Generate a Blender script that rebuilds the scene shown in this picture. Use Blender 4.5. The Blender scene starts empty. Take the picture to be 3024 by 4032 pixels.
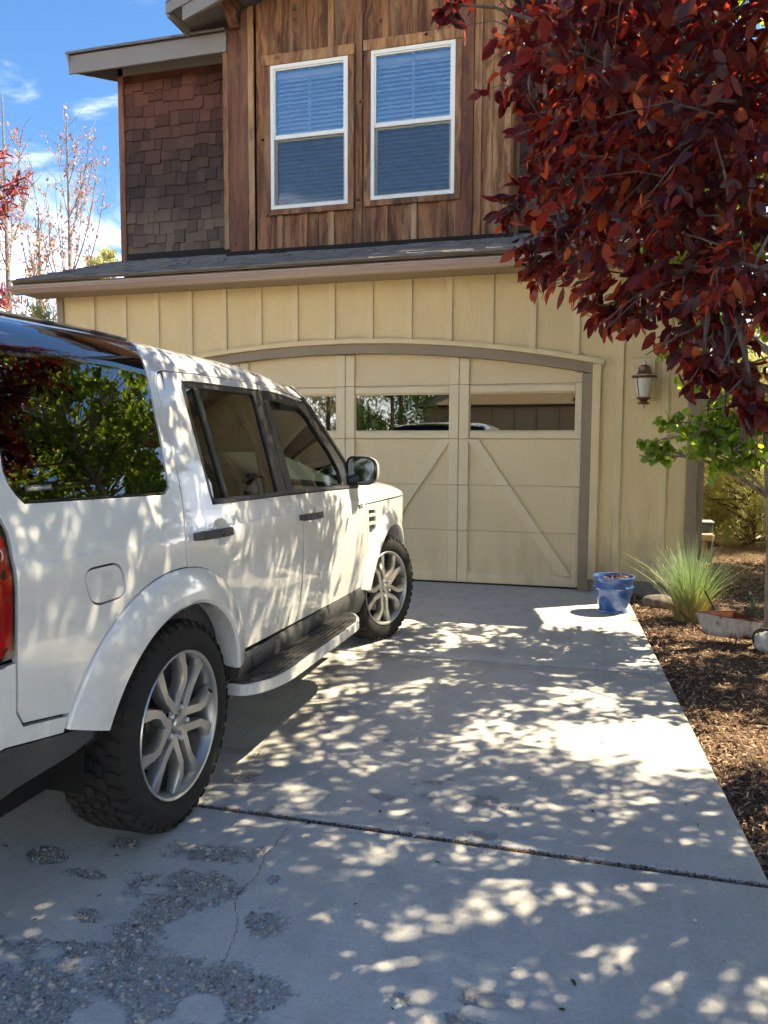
import bpy, bmesh, math, random
import numpy as np
from mathutils import Vector, Matrix, noise as mnoise
from mathutils.geometry import delaunay_2d_cdt
random.seed(7)
R = math.radians
scene = bpy.context.scene
COL = scene.collection

# ------------------------------------------------------------------ camera
cam_d = bpy.data.cameras.new('camera')
cam = bpy.data.objects.new('camera', cam_d)
COL.objects.link(cam)
scene.camera = cam
cam_d.sensor_fit = 'VERTICAL'
cam_d.sensor_height = 36.0
cam_d.lens = 36.0 * 3028 / 4032
cam_d.clip_start = 0.05
cam_d.clip_end = 3000
CAM = Vector((0.1477, -7.8327, 1.3863))
_yaw, _pitch, _roll = 0.2689, -0.0817, 0.0050
_f = Vector((-math.sin(_yaw) * math.cos(_pitch), math.cos(_yaw) * math.cos(_pitch), math.sin(_pitch)))
_r = Vector((math.cos(_yaw), math.sin(_yaw), 0)); _u = _r.cross(_f)
_r2 = _r * math.cos(_roll) + _u * math.sin(_roll); _u2 = _u * math.cos(_roll) - _r * math.sin(_roll)
_m = Matrix((_r2, _u2, -_f)).transposed().to_4x4(); _m.translation = CAM
cam.matrix_world = _m
def at(px, py, dist):
    """world point along the direction of a photo pixel (3024x4032), at that distance"""
    d = (_r2 * ((px - 1512) / 3028) - _u2 * ((py - 2016) / 3028) + _f).normalized()
    return CAM + d * dist

# ------------------------------------------------------------------ sky + sun
SUN = Vector((0.58, 0.395, 1.0)).normalized()
SUN_EL = math.asin(SUN.z); SUN_AZ = math.atan2(SUN.x, SUN.y)
world = bpy.data.worlds.new('World'); scene.world = world; world.use_nodes = True
wt = world.node_tree; wt.nodes.clear()
w_out = wt.nodes.new('ShaderNodeOutputWorld'); w_bg = wt.nodes.new('ShaderNodeBackground')
w_sky = wt.nodes.new('ShaderNodeTexSky'); w_sky.sky_type = 'NISHITA'; w_sky.sun_disc = False
w_sky.sun_elevation = SUN_EL; w_sky.sun_rotation = SUN_AZ
w_sky.altitude = 1100; w_sky.air_density = 1.0; w_sky.dust_density = 0.6; w_sky.ozone_density = 1.6
w_bg.inputs['Strength'].default_value = 0.15
_tc = wt.nodes.new('ShaderNodeTexCoord'); _mp = wt.nodes.new('ShaderNodeMapping')
_mp.inputs['Scale'].default_value = (2.6, 2.6, 8.5); _mp.inputs['Rotation'].default_value = (0.25, 0.1, 0.6)
wt.links.new(_tc.outputs['Generated'], _mp.inputs['Vector'])
_nz = wt.nodes.new('ShaderNodeTexNoise'); _nz.inputs['Scale'].default_value = 1.9; _nz.inputs['Detail'].default_value = 8
_nz.inputs['Roughness'].default_value = 0.58; _nz.inputs['Distortion'].default_value = 0.7
wt.links.new(_mp.outputs['Vector'], _nz.inputs['Vector'])
_sx = wt.nodes.new('ShaderNodeSeparateXYZ'); wt.links.new(_tc.outputs['Generated'], _sx.inputs[0])
_el = wt.nodes.new('ShaderNodeMapRange'); _el.inputs['From Min'].default_value = 0.06; _el.inputs['From Max'].default_value = 0.42
_el.inputs['To Min'].default_value = 0.29; _el.inputs['To Max'].default_value = -0.14
wt.links.new(_sx.outputs['Z'], _el.inputs['Value'])
_ad = wt.nodes.new('ShaderNodeMath'); _ad.operation = 'ADD'
wt.links.new(_nz.outputs['Fac'], _ad.inputs[0]); wt.links.new(_el.outputs['Result'], _ad.inputs[1])
_cr = wt.nodes.new('ShaderNodeMapRange'); _cr.inputs['From Min'].default_value = 0.44; _cr.inputs['From Max'].default_value = 1.15
_cr.interpolation_type = 'SMOOTHSTEP'
wt.links.new(_ad.outputs[0], _cr.inputs['Value'])
_mx = wt.nodes.new('ShaderNodeMix'); _mx.data_type = 'RGBA'
_mx.inputs['B'].default_value = (9.0, 8.75, 8.35, 1)
_hs = wt.nodes.new('ShaderNodeHueSaturation'); _hs.inputs['Saturation'].default_value = 1.22; _hs.inputs['Value'].default_value = 0.23
wt.links.new(w_sky.outputs['Color'], _hs.inputs['Color'])
wt.links.new(_cr.outputs['Result'], _mx.inputs['Factor']); wt.links.new(_hs.outputs['Color'], _mx.inputs['A'])
wt.links.new(_mx.outputs['Result'], w_bg.inputs['Color']); wt.links.new(w_bg.outputs['Background'], w_out.inputs['Surface'])

sun_d = bpy.data.lights.new('sun', 'SUN'); sun = bpy.data.objects.new('sun', sun_d); COL.objects.link(sun)
sun_d.energy = 2.2; sun_d.angle = R(0.47); sun_d.color = (1.0, 0.86, 0.60)
sun.rotation_mode = 'QUATERNION'; sun.rotation_quaternion = (-SUN).to_track_quat('-Z', 'Y'); sun.location = (8, 6, 16)

vs = scene.view_settings
vs.view_transform = 'Standard'; vs.look = 'None'; vs.gamma = 1.0; vs.use_curve_mapping = False
vs.exposure = 2.9
cy = scene.cycles
cy.use_adaptive_sampling = True; cy.adaptive_threshold = 0.03; cy.adaptive_min_samples = 16
cy.use_denoising = True; cy.max_bounces = 8; cy.diffuse_bounces = 4; cy.glossy_bounces = 4
cy.transmission_bounces = 6; cy.transparent_max_bounces = 24; cy.caustics_reflective = False; cy.caustics_refractive = False
cy.sample_clamp_indirect = 4.0

# ------------------------------------------------------------------ material helpers
class NT:
    def __init__(s, name):
        s.mat = bpy.data.materials.new(name); s.mat.use_nodes = True; s.t = s.mat.node_tree; s.t.nodes.clear()
        s.out = s.t.nodes.new('ShaderNodeOutputMaterial')
    def n(s, typ, ins=None, **props):
        nd = s.t.nodes.new('ShaderNode' + typ)
        for k, v in props.items(): setattr(nd, k, v)
        for k, v in (ins or {}).items(): s.set(nd, k, v)
        return nd
    def set(s, nd, k, v):
        sock = nd.inputs[k]
        if isinstance(v, bpy.types.NodeSocket): s.t.links.new(v, sock)
        elif isinstance(v, bpy.types.Node): s.t.links.new(v.outputs[0], sock)
        else: sock.default_value = v
    def mix(s, fac, a, b, blend='MIX'):
        nd = s.t.nodes.new('ShaderNodeMix'); nd.data_type = 'RGBA'; nd.blend_type = blend
        for k, v in (('Factor', fac), ('A', a), ('B', b)):
            if isinstance(v, tuple) and len(v) == 3: v = v + (1,)
            idx = {'Factor': 0, 'A': 6, 'B': 7}[k]
            if isinstance(v, bpy.types.NodeSocket): s.t.links.new(v, nd.inputs[idx])
            else: nd.inputs[idx].default_value = v
        return nd.outputs[2]
    def math(s, op, a, b=0.0, clamp=False):
        nd = s.t.nodes.new('ShaderNodeMath'); nd.operation = op; nd.use_clamp = clamp
        for i, v in enumerate((a, b)):
            if isinstance(v, bpy.types.NodeSocket): s.t.links.new(v, nd.inputs[i])
            else: nd.inputs[i].default_value = v
        return nd.outputs[0]
    def ramp(s, fac, a, b, lo=0.0, hi=1.0):
        nd = s.n('MapRange', {'Value': fac, 'From Min': a, 'From Max': b, 'To Min': lo, 'To Max': hi}); nd.interpolation_type = 'SMOOTHSTEP'
        return nd.outputs[0]
    def coord(s, kind='Object', scale=(1, 1, 1), loc=None, rnd=False):
        tc = s.n('TexCoord'); v = tc.outputs[kind]
        if rnd:
            oi = s.n('ObjectInfo'); va = s.n('VectorMath', operation='ADD'); s.t.links.new(v, va.inputs[0])
            sc = s.n('VectorMath', operation='SCALE'); cb = s.n('CombineXYZ', {'X': oi.outputs['Random'], 'Y': oi.outputs['Random'], 'Z': oi.outputs['Random']})
            s.t.links.new(cb.outputs[0], sc.inputs[0]); sc.inputs['Scale'].default_value = 37.0
            s.t.links.new(sc.outputs[0], va.inputs[1]); v = va.outputs[0]
        mp = s.n('Mapping', {'Vector': v, 'Scale': scale})
        return mp.outputs[0]
    def noise(s, vec, scale, detail=4, rough=.55, dist=0.0):
        nd = s.n('TexNoise', {'Vector': vec, 'Scale': scale, 'Detail': detail, 'Roughness': rough, 'Distortion': dist}); return nd.outputs['Fac']
    def bsdf(s, col, rough=.6, spec=.5, metal=0.0, bump=None, bstr=.3, bdist=.01, coat=0.0, **kw):
        nd = s.n('BsdfPrincipled')
        if isinstance(col, tuple) and len(col) == 3: col = col + (1,)
        s.set(nd, 'Base Color', col); s.set(nd, 'Roughness', rough); s.set(nd, 'Specular IOR Level', spec); s.set(nd, 'Metallic', metal)
        if coat: s.set(nd, 'Coat Weight', coat); s.set(nd, 'Coat Roughness', 0.03)
        for k, v in kw.items(): s.set(nd, k.replace('_', ' '), v)
        if bump is not None:
            bp = s.n('Bump', {'Height': bump, 'Strength': bstr, 'Distance': bdist}); s.t.links.new(bp.outputs[0], nd.inputs['Normal'])
        s.t.links.new(nd.outputs[0], s.out.inputs['Surface'])
        return nd
MATS = {}
def plain(name, col, rough=.6, spec=.5, metal=0., coat=0., var=.0, scale=8, bstr=0.):
    if name in MATS: return MATS[name]
    m = NT(name); c = col + (1,) if len(col) == 3 else col
    bump = None
    if var or bstr:
        v = m.coord('Object'); nz = m.noise(v, scale, 5)
        if var: c = m.mix(nz, tuple(max(0, x * (1 - var)) for x in col), tuple(min(1, x * (1 + var)) for x in col))
        if bstr: bump = m.noise(v, scale * 9, 3)
    m.bsdf(c, rough, spec, metal, bump, bstr or .3, .004, coat)
    MATS[name] = m.mat; return m.mat

# ------------------------------------------------------------------ mesh helpers
def link(o, parent=None):
    COL.objects.link(o)
    if parent is not None: o.parent = parent
    return o
def mesh_obj(name, verts, faces, mat, parent=None, smooth=False, sharp=38, loc=None):
    me = bpy.data.meshes.new(name); me.from_pydata([tuple(v) for v in verts], [], faces)
    me.update()
    if smooth:
        me.polygons.foreach_set('use_smooth', [True] * len(me.polygons)); me.set_sharp_from_angle(angle=R(sharp))
    o = bpy.data.objects.new(name, me)
    if mat: me.materials.append(mat)
    if loc: o.location = loc
    return link(o, parent)
class MB:
    def __init__(s): s.v = []; s.f = []
    def add(s, v, f):
        k = len(s.v); s.v += [tuple(p) for p in v]; s.f += [tuple(i + k for i in q) for q in f]; return s
    def box(s, x0, x1, y0, y1, z0, z1):
        return s.add([(x0, y0, z0), (x1, y0, z0), (x1, y1, z0), (x0, y1, z0), (x0, y0, z1), (x1, y0, z1), (x1, y1, z1), (x0, y1, z1)],
                     [(0, 3, 2, 1), (4, 5, 6, 7), (0, 1, 5, 4), (1, 2, 6, 5), (2, 3, 7, 6), (3, 0, 4, 7)])
    def bbox(s, x0, x1, y0, y1, z0, z1, b):
        """box with chamfered edges"""
        xs, ys, zs = (x0, x1), (y0, y1), (z0, z1); bm = bmesh.new(); bmesh.ops.create_cube(bm, size=1)
        for v in bm.verts:
            v.co = Vector(((x0 + x1) / 2 + v.co.x * (x1 - x0), (y0 + y1) / 2 + v.co.y * (y1 - y0), (z0 + z1) / 2 + v.co.z * (z1 - z0)))
        bmesh.ops.bevel(bm, geom=bm.edges[:], offset=b, segments=1, affect='EDGES')
        bm.verts.index_update(); s.add([v.co[:] for v in bm.verts], [[v.index for v in f.verts] for f in bm.faces]); bm.free(); return s
    def beam(s, a, b, w, h, up=(0, 0, 1)):
        """square bar from a to b; w across, h along up"""
        a = Vector(a); b = Vector(b); d = (b - a).normalized(); u = Vector(up); sx = d.cross(u).normalized() * w / 2; su = sx.cross(d).normalized() * h / 2
        v = [a - sx - su, a + sx - su, a + sx + su, a - sx + su, b - sx - su, b + sx - su, b + sx + su, b - sx + su]
        return s.add(v, [(0, 1, 2, 3), (7, 6, 5, 4), (0, 4, 5, 1), (1, 5, 6, 2), (2, 6, 7, 3), (3, 7, 4, 0)])
    def prism(s, poly, axis, a, b):
        """extrude a 2-D polygon along axis ('x': poly is (y,z); 'y': (x,z); 'z': (x,y))"""
        mk = {'x': lambda p, t: (t, p[0], p[1]), 'y': lambda p, t: (p[0], t, p[1]), 'z': lambda p, t: (p[0], p[1], t)}[axis]
        n = len(poly); v = [mk(p, a) for p in poly] + [mk(p, b) for p in poly]
        f = [tuple(range(n)), tuple(range(2 * n - 1, n - 1, -1))] + [(i, i + n, (i + 1) % n + n, (i + 1) % n) for i in range(n)]
        return s.add(v, f)
    def tube(s, pts, rad, n=8, cap=True):
        pts = [Vector(p) for p in pts]
        if not hasattr(rad, '__len__'): rad = [rad] * len(pts)
        rings = []; ref = Vector((0, 0, 1)); prev = None
        for i, p in enumerate(pts):
            d = (pts[min(i + 1, len(pts) - 1)] - pts[max(i - 1, 0)]).normalized()
            if prev is None:
                x = d.cross(ref if abs(d.z) < .95 else Vector((1, 0, 0))).normalized()
            else:
                x = (prev - d * prev.dot(d)).normalized()
            prev = x; y = d.cross(x)
            rings.append([p + (x * math.cos(2 * math.pi * k / n) + y * math.sin(2 * math.pi * k / n)) * rad[i] for k in range(n)])
        v = [q for r in rings for q in r]; f = []
        for i in range(len(rings) - 1):
            for k in range(n):
                f.append((i * n + k, i * n + (k + 1) % n, (i + 1) * n + (k + 1) % n, (i + 1) * n + k))
        if cap: f += [tuple(range(n - 1, -1, -1)), tuple(range((len(rings) - 1) * n, len(rings) * n))]
        return s.add(v, f)
    def lathe(s, prof, n=24, axis='z', c=(0, 0, 0), close=False):
        """prof: list of (radius, height along axis)"""
        v = []; f = []
        for r, h in prof:
            for k in range(n):
                a = 2 * math.pi * k / n; q = (r * math.cos(a), r * math.sin(a), h)
                if axis == 'x': q = (h, r * math.cos(a), r * math.sin(a))
                elif axis == 'y': q = (r * math.sin(a), h, r * math.cos(a))
                v.append((q[0] + c[0], q[1] + c[1], q[2] + c[2]))
        m = len(prof)
        for i in range(m - 1 if not close else m):
            j = (i + 1) % m
            for k in range(n):
                f.append((i * n + k, i * n + (k + 1) % n, j * n + (k + 1) % n, j * n + k))
        return s.add(v, f)
    def disc(s, r, n, axis, c, flip=False):
        v = []
        for k in range(n):
            a = 2 * math.pi * k / n; q = (r * math.cos(a), r * math.sin(a), 0)
            if axis == 'x': q = (0, r * math.cos(a), r * math.sin(a))
            elif axis == 'y': q = (r * math.sin(a), 0, r * math.cos(a))
            v.append((q[0] + c[0], q[1] + c[1], q[2] + c[2]))
        return s.add(v, [tuple(range(n)) if not flip else tuple(range(n - 1, -1, -1))])
    def sphere(s, c, r, n=12, m=8):
        """ellipsoid; r may be a 3-tuple"""
        if not hasattr(r, '__len__'): r = (r, r, r)
        v = [(c[0], c[1], c[2] + r[2])]; f = []
        for i in range(1, m):
            th = math.pi * i / m
            for k in range(n):
                a = 2 * math.pi * k / n; v.append((c[0] + r[0] * math.sin(th) * math.cos(a), c[1] + r[1] * math.sin(th) * math.sin(a), c[2] + r[2] * math.cos(th)))
        v.append((c[0], c[1], c[2] - r[2])); L = len(v) - 1
        for k in range(n): f.append((0, 1 + k, 1 + (k + 1) % n))
        for i in range(m - 2):
            for k in range(n): f.append((1 + i * n + k, 1 + (i + 1) * n + k, 1 + (i + 1) * n + (k + 1) % n, 1 + i * n + (k + 1) % n))
        for k in range(n): f.append((L, 1 + (m - 2) * n + (k + 1) % n, 1 + (m - 2) * n + k))
        return s.add(v, f)
    def xf(s, M):
        s.v = [tuple(M @ Vector(p)) for p in s.v]; return s
    def obj(s, name, mat, parent=None, smooth=False, sharp=38, loc=None, fixn=False):
        o = mesh_obj(name, s.v, s.f, mat, parent, smooth, sharp, loc)
        if fixn:
            bm = bmesh.new(); bm.from_mesh(o.data); bmesh.ops.recalc_face_normals(bm, faces=bm.faces); bm.to_mesh(o.data); bm.free()
            if smooth: o.data.set_sharp_from_angle(angle=R(sharp))
        return o
def thing(name, label, cat, loc=(0, 0, 0), rz=0, group=None):
    o = bpy.data.objects.new(name, None); o.empty_display_size = .2; COL.objects.link(o)
    o.location = loc; o.rotation_euler = (0, 0, rz); o['label'] = label; o['category'] = cat
    if group: o['group'] = group
    return o
def tag(o, label=None, cat=None, group=None, kind=None):
    for k, v in (('label', label), ('category', cat), ('group', group), ('kind', kind)):
        if v: o[k] = v
    return o
def struct(o, label=None): o['kind'] = 'structure'; return o
def part(name, parent, loc=(0, 0, 0), rot=(0, 0, 0)):
    o = bpy.data.objects.new(name, None); o.empty_display_size = .1; link(o, parent); o.location = loc; o.rotation_euler = rot; return o
def np_mesh(name, verts, tris, mat, parent=None, attrs=None, smooth=False, quads=False):
    """fast mesh from numpy arrays; attrs: {name: per-vertex float}"""
    me = bpy.data.meshes.new(name); k = 4 if quads else 3
    verts = np.asarray(verts, np.float32); tris = np.asarray(tris, np.int32)
    me.vertices.add(len(verts)); me.vertices.foreach_set('co', verts.ravel())
    me.loops.add(tris.size); me.loops.foreach_set('vertex_index', tris.ravel())
    me.polygons.add(len(tris)); me.polygons.foreach_set('loop_start', np.arange(0, tris.size, k, dtype=np.int32))
    me.polygons.foreach_set('loop_total', np.full(len(tris), k, np.int32))
    if smooth: me.polygons.foreach_set('use_smooth', np.ones(len(tris), bool))
    for an, av in (attrs or {}).items():
        a = me.attributes.new(an, 'FLOAT', 'POINT'); a.data.foreach_set('value', np.asarray(av, np.float32))
    me.update(calc_edges=True); me.validate()
    if mat: me.materials.append(mat)
    o = bpy.data.objects.new(name, me); return link(o, parent)
# ================================================================== materials of the house
def m_siding(name, c, grain=.5, weather=.0, soil=1.0):
    m = NT(name); v = m.coord('Object', (9, 9, 1.1), rnd=True); v2 = m.coord('Object', rnd=True)
    w = m.n('TexWave', {'Vector': v, 'Scale': 2.2, 'Distortion': 5.5, 'Detail': 3.0, 'Detail Scale': 1.3}, wave_type='BANDS', bands_direction='X')
    h = m.noise(m.coord('Object', (160, 160, 12)), 1.0, 3)
    big = m.noise(v2, 1.6, 4)
    col = m.mix(big, tuple(x * .90 for x in c), tuple(min(1, x * 1.10) for x in c))
    if weather:
        ww = m.ramp(m.noise(m.coord('Object', (14, 14, 2.2), rnd=True), 1.0, 6, .65), .48, .72)
        col = m.mix(m.math('MULTIPLY', ww, weather), col, (.52, .47, .38))
    bmp = m.math('ADD', m.math('MULTIPLY', w.outputs['Fac'], .6), m.math('MULTIPLY', h, .5))
    zz = m.n('SeparateXYZ', {'Vector': m.n('NewGeometry').outputs['Position']}).outputs['Z']
    dn = m.noise(m.coord('Object', (5, 5, 1.2)), 1.0, 6, .7); dirt = m.math('MULTIPLY', m.ramp(dn, .40, .72), m.ramp(zz, .95, .12, .12 * soil, .75 * soil))
    col = m.mix(dirt, col, (.27, .225, .16))
    m.bsdf(col, .62, .35, bump=bmp, bstr=grain, bdist=.0035); return m.mat
M_siding = m_siding('siding_tan', (.64, .50, .265), .55)
M_batten = m_siding('batten_tan', (.65, .52, .295), .25, .30)
M_gdoor = m_siding('garage_door_tan', (.60, .49, .295), .10, 0, .45)
M_gdoor2 = m_siding('garage_door_trim_tan', (.63, .53, .34), .10, .18, .45)
M_brown = plain('brown_trim', (.235, .185, .12), .5, .4, var=.12, scale=3)
M_gutter = plain('gutter_brown', (.30, .22, .18), .28, .5, var=.06, scale=2)
M_soffit = plain('soffit_brown', (.27, .21, .14), .6, .3, var=.1, scale=3)
M_greytrim = plain('grey_fascia', (.22, .20, .185), .6, .3, var=.12, scale=4, bstr=.15)
M_vinyl = plain('window_vinyl', (.78, .77, .70), .35, .5)
M_dark = plain('dark_interior', (.018, .017, .016), .8, .2)
M_room = plain('dim_room', (.10, .10, .105), .9, .1)
M_slat = plain('blind_white', (.86, .86, .86), .45, .4)
M_stem = plain('stem_concrete', (.20, .19, .17), .9, .2, var=.2, scale=9, bstr=.3)

def m_wood(name, light=(.33, .150, .062), dark=(.080, .033, .016), grey=(.40, .265, .155), w=.40):
    m = NT(name); v = m.coord('Object', (1, 1, 1), rnd=True)
    oi = m.n('ObjectInfo')
    mp = m.n('Mapping', {'Vector': v, 'Scale': (14, 14, .9)})
    warp = m.noise(m.n('Mapping', {'Vector': v, 'Scale': (5, 5, 2.2)}).outputs[0], 1.0, 3)
    kn = m.n('TexVoronoi', {'Vector': m.n('Mapping', {'Vector': v, 'Scale': (4.2, 1.0, 1.35)}).outputs[0], 'Scale': 1.0, 'Randomness': 1.0}, feature='F1')
    knot = m.ramp(kn.outputs['Distance'], .055, .17, 1.0, 0.0)
    ring = m.math('MULTIPLY', m.ramp(kn.outputs['Distance'], .0, .42, 1.0, 0.0), 1.6)
    gv = m.n('VectorMath', operation='ADD'); m.t.links.new(mp.outputs[0], gv.inputs[0])
    cb = m.n('CombineXYZ', {'X': m.math('ADD', m.math('MULTIPLY', warp, 3.0), ring)}); m.t.links.new(cb.outputs[0], gv.inputs[1])
    g = m.noise(gv.outputs[0], 1.0, 7, .62)
    fine = m.noise(m.n('Mapping', {'Vector': v, 'Scale': (170, 170, 4)}).outputs[0], 1.0, 3)
    gg = m.ramp(m.math('ADD', g, m.math('MULTIPLY', m.math('SUBTRACT', fine, .5), .35)), .33, .66)
    col = m.mix(gg, dark, light)
    wn = m.ramp(m.noise(m.n('Mapping', {'Vector': v, 'Scale': (7, 7, .8)}).outputs[0], 1.0, 5, .6), .47, .68)
    col = m.mix(m.math('MULTIPLY', wn, w), col, grey)
    col = m.mix(m.math('MULTIPLY', knot, .8), col, (.045, .022, .012))
    br = m.n('HueSaturation', {'Color': col, 'Value': m.n('MapRange', {'Value': oi.outputs['Random'], 'To Min': .82, 'To Max': 1.18}).outputs[0]})
    m.bsdf(br.outputs[0], .68, .3, bump=m.math('ADD', gg, m.math('MULTIPLY', knot, -.8)), bstr=.8, bdist=.007); return m.mat
M_wood = m_wood('barn_wood')
M_wood2 = m_wood('barn_wood_pale', (.42, .22, .090), (.15, .066, .028), (.50, .36, .21), .45)
M_post = m_wood('barn_wood_post', (.22, .090, .044), (.085, .034, .020), (.32, .195, .12), .3)

def m_shake():
    m = NT('cedar_shingle'); v = m.coord('Object', (1, 1, 1), rnd=True); oi = m.n('ObjectInfo'); ge = m.n('NewGeometry')
    z = m.n('SeparateXYZ', {'Vector': ge.outputs['Position']}).outputs['Z']
    jit = m.math('ADD', z, m.math('MULTIPLY', m.math('SUBTRACT', m.noise(m.n('Mapping', {'Vector': ge.outputs['Position'], 'Scale': (1.7, 1.7, .6)}).outputs[0], 1.0, 3), .5), 1.4))
    red = m.ramp(jit, 4.7, 6.3); gr = m.ramp(jit, 4.85, 4.0)
    g = m.noise(m.n('Mapping', {'Vector': v, 'Scale': (70, 70, 5)}).outputs[0], 1.0, 5, .65)
    base = m.mix(red, (.030, .020, .018), (.100, .026, .016))
    base = m.mix(m.math('MULTIPLY', gr, .85), base, (.125, .092, .068))
    col = m.mix(g, base, m.mix(.5, base, (.13, .08, .055)))
    hs = m.n('HueSaturation', {'Color': col, 'Value': m.n('MapRange', {'Value': oi.outputs['Random'], 'To Min': .62, 'To Max': 1.35}).outputs[0]})
    m.bsdf(hs.outputs[0], .75, .25, bump=g, bstr=.5, bdist=.004); return m.mat
M_shake = m_shake()
def m_roof():
    m = NT('asphalt_shingle'); ge = m.n('NewGeometry'); p = ge.outputs['Position']
    a = m.noise(m.n('Mapping', {'Vector': p, 'Scale': (3.1, 7, 7)}).outputs[0], 1.0, 3); b = m.noise(p, 260, 2)
    col = m.mix(m.ramp(a, .35, .65), (.060, .062, .066), (.15, .145, .14))
    col = m.mix(m.ramp(b, .45, .62), col, (.24, .225, .20))
    m.bsdf(col, .85, .25, bump=b, bstr=.6, bdist=.003); return m.mat
M_roof = m_roof()
def m_glass(name, tint, mult=1.0, add=0.0, rough=0.0, refl=(1, 1, 1)):
    m = NT(name); tr = m.n('BsdfTransparent', {'Color': tint + (1,)}); gl = m.n('BsdfGlossy', {'Color': refl + (1,), 'Roughness': rough})
    fr = m.n('Fresnel', {'IOR': 1.5}); fac = m.math('ADD', m.math('MULTIPLY', fr.outputs[0], mult), add, clamp=True)
    mx = m.n('MixShader', {0: fac, 1: tr.outputs[0], 2: gl.outputs[0]}); m.t.links.new(mx.outputs[0], m.out.inputs['Surface']); return m.mat
M_dgl = m_glass('garage_glass', (.35, .37, .36), 2.6, .05)
M_wgl = m_glass('house_glass', (.90, .94, .96), 3.6, .09)
m_ = NT('insect_screen'); _t = m_.n('BsdfTransparent'); _d = m_.n('BsdfDiffuse', {'Color': (.05, .055, .06, 1)})
_mm = m_.n('MixShader', {0: .25, 1: _t.outputs[0], 2: _d.outputs[0]}); m_.t.links.new(_mm.outputs[0], m_.out.inputs['Surface']); M_screen = m_.mat

# ================================================================== house
house = thing('house', 'tan board and batten garage with brown barn wood upper storey behind the car', 'house')
YS = -.09                                   # siding face
XC = -2.44; ARC_R = 12.75
def arch(x): return 2.52 - (ARC_R - math.sqrt(ARC_R ** 2 - (x - XC) ** 2))
X0, X1 = -5.915, 1.06
ZSOF = 3.105
BR = [-5.418 + .4137 * k for k in range(16)]
edges = [X0 + .085] + BR + [X1 - .10]
def arch_poly(xa, xb, low, z_top):
    n = max(2, int((xb - xa) / .08)); return [(xa + (xb - xa) * i / n, low(xa + (xb - xa) * i / n)) for i in range(n + 1)] + [(xb, z_top), (xa, z_top)]
for a, b in zip(edges[:-1], edges[1:]):
    segs = []
    for xa, xb in ((a, b),):
        cuts = sorted({xa, xb} | {c for c in (XC - 2.53, XC + 2.53) if xa < c < xb})
        for p, q in zip(cuts[:-1], cuts[1:]): segs.append((p, q))
    mb = MB()
    for p, q in segs:
        mid = (p + q) / 2
        if abs(mid - XC) < 2.53: mb.prism(arch_poly(p, q, lambda x: arch(x) - .03, ZSOF), 'y', YS, YS + .03)
        else: mb.box(p, q, YS, YS + .03, .125, ZSOF)
    mb.obj('siding_panel', M_siding, house, fixn=True)
for xr in BR:
    xl = xr - .066; c = (xl + xr) / 2
    zb = arch(c) + .001 if abs(c - XC) < 2.63 else .125
    MB().bbox(xl, xr, YS - .02, YS - .001, zb, ZSOF - .002, .003).obj('batten', M_batten, house)
MB().bbox(X0, X0 + .085, YS - .025, YS + .06, .1, ZSOF - .002, .003).obj('corner_board', M_brown, house)
MB().bbox(X1 - .10, X1 + .003, YS - .028, YS + .08, .1, ZSOF - .002, .003).obj('corner_board', M_brown, house)
# stem wall
for a, b in ((X0 + .02, -4.97), (.09, X1 - .02)): MB().box(a, b, YS + .012, YS + .2, -.2, .124).obj('stem_wall', M_stem, house)
# outer walls, floor and ceiling of the garage
MB().box(X0 + .02, X0 + .10, YS + .031, 6.3, -.1, ZSOF).obj('side_wall', M_siding, house)
MB().box(X1 - .10, X1 - .02, YS + .031, 6.3, -.1, ZSOF).obj('side_wall', M_siding, house)
MB().box(X0 + .10, X1 - .10, 6.2, 6.3, -.1, ZSOF).obj('back_wall', M_siding, house)
MB().box(X0 + .10, X1 - .10, YS + .031, 6.2, 3.04, 3.10).obj('garage_ceiling', M_room, house)
for a, b, c in ((-5.8, -4.98, 0.), (.10, .95, 0.), (-4.98, .10, 2.53)): MB().box(a, b, YS + .032, YS + .09, c, 3.04).obj('inner_wall', M_room, house)
# downspout on the right corner
mb = MB(); mb.bbox(X1 + .012, X1 + .075, .02, .10, .12, 2.95, .008); mb.beam((X1 + .043, .06, 2.95), (X1 + .043, -.42, 3.09), .06, .075); mb.beam((X1 + .043, .06, .14), (X1 + .06, -.12, .04), .06, .07)
mb.obj('downspout', M_gutter, house)
# arch trim, brown frame
n = 48; xs = [XC - 2.63 + 5.26 * i / n for i in range(n + 1)]
mb = MB(); mb.prism([(x, arch(x) - .045) for x in xs] + [(x, arch(x)) for x in reversed(xs)], 'y', YS - .045, YS - .001); mb.obj('arch_trim', M_batten, house, fixn=True)
xs2 = [XC - 2.53 + 5.06 * i / n for i in range(n + 1)]
mb = MB(); mb.prism([(x, arch(x) - .143) for x in xs2] + [(x, arch(x) - .0455) for x in reversed(xs2)], 'y', YS - .005, .03); mb.obj('door_head', M_brown, house, fixn=True)
for sx in (1, -1):
    xa = XC + sx * 2.44; xb = XC + sx * 2.53; xc = XC + sx * 2.607
    MB().box(min(xa, xb), max(xa, xb), YS - .003, .03, .0, arch(xb) - .143).obj('door_jamb', M_brown, house)
    MB().bbox(min(xb, xc), max(xb, xc), YS - .038, YS - .001, .125, arch(xc) - .0465, .003).obj('side_trim', M_batten, house)
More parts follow.
